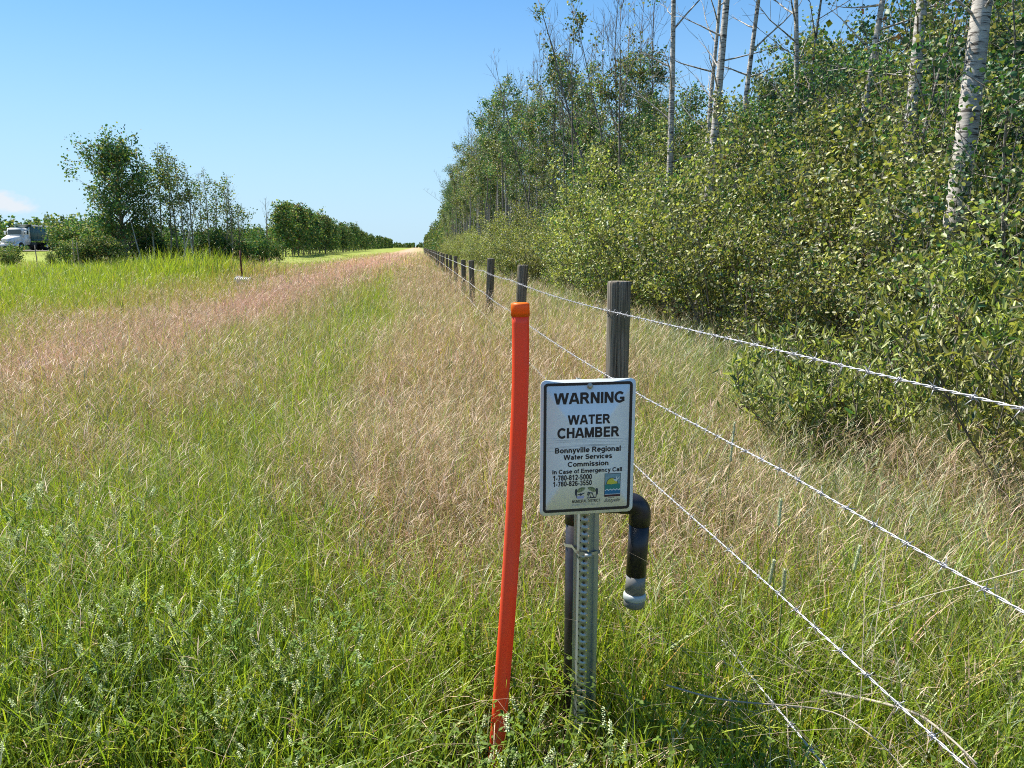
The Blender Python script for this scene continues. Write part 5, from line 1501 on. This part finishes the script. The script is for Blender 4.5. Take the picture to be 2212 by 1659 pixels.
# ------------------------------------------------------------------ single plants in the foreground
def clover_plant(H, nst, sd_):
    st, lf, fw_ = MB(), MB(), MB()
    for s_ in range(nst):
        az = rng.random() * 6.283; ln = H * rng.uniform(.65, 1.05); le = abs(rng.normal(.15, .15)); cu = rng.uniform(.1, .7)
        t_ = np.linspace(0, 1, 9)
        h_ = (np.cos(le) - np.cos(le + cu * t_)) / cu * ln; v_ = (np.sin(le + cu * t_) - np.sin(le)) / cu * ln
        off = rng.normal(0, .02, 2)
        tp = np.column_stack([off[0] + h_ * math.cos(az), off[1] + h_ * math.sin(az), v_ - .02])
        st.tube(tp, np.linspace(.0022, .0010, 9), 4, caps=False, c=np.array([.10, .17, .04]))
        for i in range(8):
            u = .18 + .82 * i / 8
            b0 = np.array([np.interp(u, t_, tp[:, k]) for k in range(3)])
            a2 = az + i * 2.4 + rng.normal(0, .4); e2 = rng.uniform(.3, 1.0); l2 = ln * .26 * (1.1 - u * .6) * rng.uniform(.6, 1.1)
            dd = np.array([math.cos(a2) * math.cos(e2), math.sin(a2) * math.cos(e2), math.sin(e2)])
            b1 = b0 + dd * l2
            st.tube(np.array([b0, b1]), [.0012, .0007], 3, caps=False, c=np.array([.11, .18, .045]))
            for j in range(3):     # trifoliate leaves
                c0 = b0 + dd * l2 * rng.uniform(.2, .6)
                k3 = 3; aa = a2 + np.array([-.9, 0, .9]) + rng.normal(0, .2, 3)
                d3 = np.column_stack([np.cos(aa), np.sin(aa), rng.normal(.1, .3, 3)])
                leaves(lf, np.tile(c0, (3, 1)) + d3 * .006, d3, unit(3) * .4 + np.array([0, 0, 1]), rng.uniform(.012, .022, 3), rng.uniform(.006, .010, 3), np.tile(np.array([.15, .24, .05]), (3, 1)) * rng.uniform(.7, 1.3, (3, 1)), .15)
            if u > .42 and rng.random() < .85:   # flower spike
                n_ = 26; sl = rng.uniform(.035, .07)
                dirs = dd * .6 + np.array([0, 0, .8]); dirs /= np.linalg.norm(dirs)
                uu = np.linspace(.1, 1, n_)[:, None]
                aa = np.arange(n_) * 2.4
                o1 = np.cross(dirs, [1, .3, 0]); o1 /= np.linalg.norm(o1); o2 = np.cross(dirs, o1)
                rad2 = .0042 * (1.15 - uu)
                od = np.cos(aa)[:, None] * o1 + np.sin(aa)[:, None] * o2
                p_ = b1 + dirs * sl * uu + od * rad2 * .4
                leaves(fw_, p_, od + dirs * .2 - np.array([0, 0, .3]), unit(n_) + np.array([0, 0, .6]), rng.uniform(.0055, .0080, n_), rng.uniform(.004, .0058, n_), np.tile(np.array([.66, .70, .40]), (n_, 1)) * rng.uniform(.75, 1.1, (n_, 1)), .3)
                st.tube(np.array([b1, b1 + dirs * sl]), [.0008, .0005], 3, caps=False, c=np.array([.16, .22, .07]))
    return st, lf, fw_


cpro = []
for k in range(4):
    st, lf, fw_ = clover_plant(.62, (4, 5, 3, 4)[k], k)
    r_ = empty('white_clover_plant', (0, 2 + k, 0))
    st.build('stems', M['grass'], r_); lf.build('foliage', M['weed'], r_); fw_.build('blossoms', M['flower'], r_)
    tag(r_, '-', 'wildflower'); cpro.append(r_)
uc = set()
CL1 = 'white flowered sweet clover plant in the loose patch on the left of the foreground'
CL2 = 'white flowered sweet clover plant in the middle of the green foreground grass'
CLP = [(40, 1180, 3.0, .8, CL1), (110, 1200, 2.9, .8, CL1), (170, 1160, 3.0, .8, CL1), (70, 1320, 2.6, .75, CL1), (160, 1330, 2.6, .8, CL1), (240, 1300, 2.65, .75, CL1), (310, 1280, 2.7, .7, CL1), (30, 1440, 2.35, .7, CL1), (120, 1450, 2.3, .7, CL1), (230, 1430, 2.4, .65, CL1), (330, 1400, 2.45, .65, CL1), (20, 1080, 3.3, .75, CL1), (220, 1120, 3.1, .7, CL1), (290, 1400, 2.5, .6, CL1), (390, 1330, 2.6, .6, CL1),
       (440, 1060, 3.6, .95, CL2), (460, 1110, 3.4, .85, CL2), (530, 1400, 2.5, .75, CL2), (580, 1380, 2.5, .75, CL2), (620, 1430, 2.4, .65, CL2), (540, 1490, 2.25, .6, CL2), (690, 1400, 2.5, .55, CL2), (640, 1200, 3.0, .6, CL2),
       (1085, 1600, 2.06, .62, 'white sweet clover plant growing against the foot of the orange marker post'), (1100, 1480, 2.16, .9, 'tall white sweet clover whose spikes cross the orange marker post'), (1265, 1560, 2.16, .95, 'tall white sweet clover in front of the channel post, its tip reaching the sign'), (1345, 1560, 2.2, .6, 'white sweet clover at the foot of the channel post on its right side'),
       (60, 1640, 1.75, .55, 'white flowered clover clump nearest the lower left corner'), (160, 1650, 1.8, .5, 'white flowered clover clump second nearest the lower left corner'),
       (1730, 880, 5.4, .95, 'white flowered plant beyond the fence under the top wire, left of the willow bushes'), (1840, 1010, 4.2, .9, 'white flowered plant beyond the fence between the top and second wire')]
thin = []
for k in range(2):
    st, lf, fw_ = clover_plant(.62, 2, k)
    r_ = empty('white_clover_plant', (0, 2 + k, 0))
    st.build('stems', M['grass'], r_); lf.build('foliage', M['weed'], r_); fw_.build('blossoms', M['flower'], r_)
    tag(r_, '-', 'wildflower'); thin.append(r_)
uth = set()
for i in range(7):
    CLP.append((rng.uniform(-10, 400), rng.uniform(1120, 1480), rng.uniform(2.3, 3.3), rng.uniform(.8, 1.05), CL1))
for i in range(5):
    CLP.append((rng.uniform(420, 720), rng.uniform(1050, 1480), rng.uniform(2.4, 3.4), rng.uniform(.75, .95), CL2))
for xd, yd, D, s_, lab in CLP:
    q_ = P(xd, yd, D)
    grp = 'sweet clover plants in the grass'
    nearpost = 1060 < xd < 1400
    repeat(thin if nearpost else cpro, uth if nearpost else uc, gloc(q_[0], q_[1]), rng.random() * 6.28, s_ * (1 if nearpost else 1.22), lab, grp)

# timothy heads near the fence
tpro = []
for k in range(3):
    sm_, hd = MB(), MB(); hh = .62; le = rng.normal(0, .05)
    t_ = np.linspace(0, 1, 8); tp = np.column_stack([le * t_ + .03 * t_ ** 2, .02 * t_ ** 2, hh * t_])
    sm_.tube(tp, np.linspace(.0018, .0012, 8), 5, caps=False, c=np.array([.14, .20, .06]))
    dv = tp[-1] - tp[-2]; dv /= np.linalg.norm(dv); hl_ = .085 + .02 * k
    n_ = 420; uu = rng.random((n_, 1)); aa = rng.random(n_) * 6.283
    od = np.column_stack([np.cos(aa), np.sin(aa), np.zeros(n_)])
    p_ = tp[-1] + dv * hl_ * uu + od * .0022
    leaves(hd, p_, od + dv * .8, unit(n_), np.full(n_, .0055), np.full(n_, .0022), np.tile(np.array([.55, .57, .38]), (n_, 1)) * rng.uniform(.7, 1.25, (n_, 1)), .2)
    hd.tube(np.array([tp[-1] - dv * .002, tp[-1] + dv * .01, tp[-1] + dv * (hl_ - .008), tp[-1] + dv * hl_]), [.0022, .0034, .0032, .0015], 8, c=np.array([.60, .62, .42]))
    r_ = empty('timothy_grass', (2, 3 + k, 0)); sm_.build('stem', M['grass'], r_); hd.build('seed_head', M['dry'], r_)
    tag(r_, '-', 'grass stalk'); tpro.append(r_)
ut = set()
TLB = 'upright timothy stalk with a pale cylindrical seed head beside the second and third wires'
for xd, yd, D in ((1677, 1250, 2.5), (1690, 1110, 2.75), (1640, 1230, 2.7), (1560, 970, 3.2), (1820, 1200, 2.8)):
    q_ = P(xd, yd, D); z_ = q_[2]
    o_ = repeat(tpro, ut, gloc(q_[0], q_[1]), rng.random() * 6.28, 1.0, TLB, 'timothy stalks by the fence')
    o_.scale = (1.1, 1.1, max(.5, z_ / .66))
# dead pale stalks lying along the bottom wire at the right
for pts, rr_, lab in (([(1775, 1492, 2.5), (1880, 1512, 2.4), (1985, 1540, 2.25), (2060, 1600, 2.1), (2110, 1650, 2.0)], .0055, 'thick pale dead stalk arching beside the lowest visible wire at lower right'),
                      ([(1440, 1480, 2.4), (1560, 1515, 2.3), (1800, 1530, 2.3), (1900, 1600, 2.1), (1960, 1670, 2.0)], .0030, 'thin pale dead stalk lying left of the thick arching one'),
                      ([(2230, 1225, 2.2), (2100, 1262, 2.35), (1990, 1290, 2.5), (1880, 1330, 2.6)], .0026, 'long straw coloured stem slanting down from the right edge')):
    p_ = np.array([P(*q2) for q2 in pts]); tt = np.linspace(0, 1, len(p_)); t2 = np.linspace(0, 1, 24)
    pc_ = np.column_stack([np.interp(t2, tt, p_[:, i]) for i in range(3)])
    for _ in range(4): pc_[1:-1] = (pc_[:-2] + 2 * pc_[1:-1] + pc_[2:]) / 4
    mb = MB(); mb.tube(pc_, np.linspace(rr_, rr_ * .5, 24), 6, c=np.array([.50, .45, .34]))
    for k in range(5):
        i0 = rng.integers(6, 20); mb.tube(np.array([pc_[i0], pc_[i0] + rng.normal(0, .07, 3), pc_[i0] + rng.normal(0, .13, 3)]), [rr_ * .4, rr_ * .3, rr_ * .15], 4, c=np.array([.46, .40, .29]))
    o = mb.build('dead_stalk', M['dry']); tag(o, lab, 'stalk')
for o in list(sc.objects):
    if o.get('label') == '-': bpy.data.objects.remove(o)
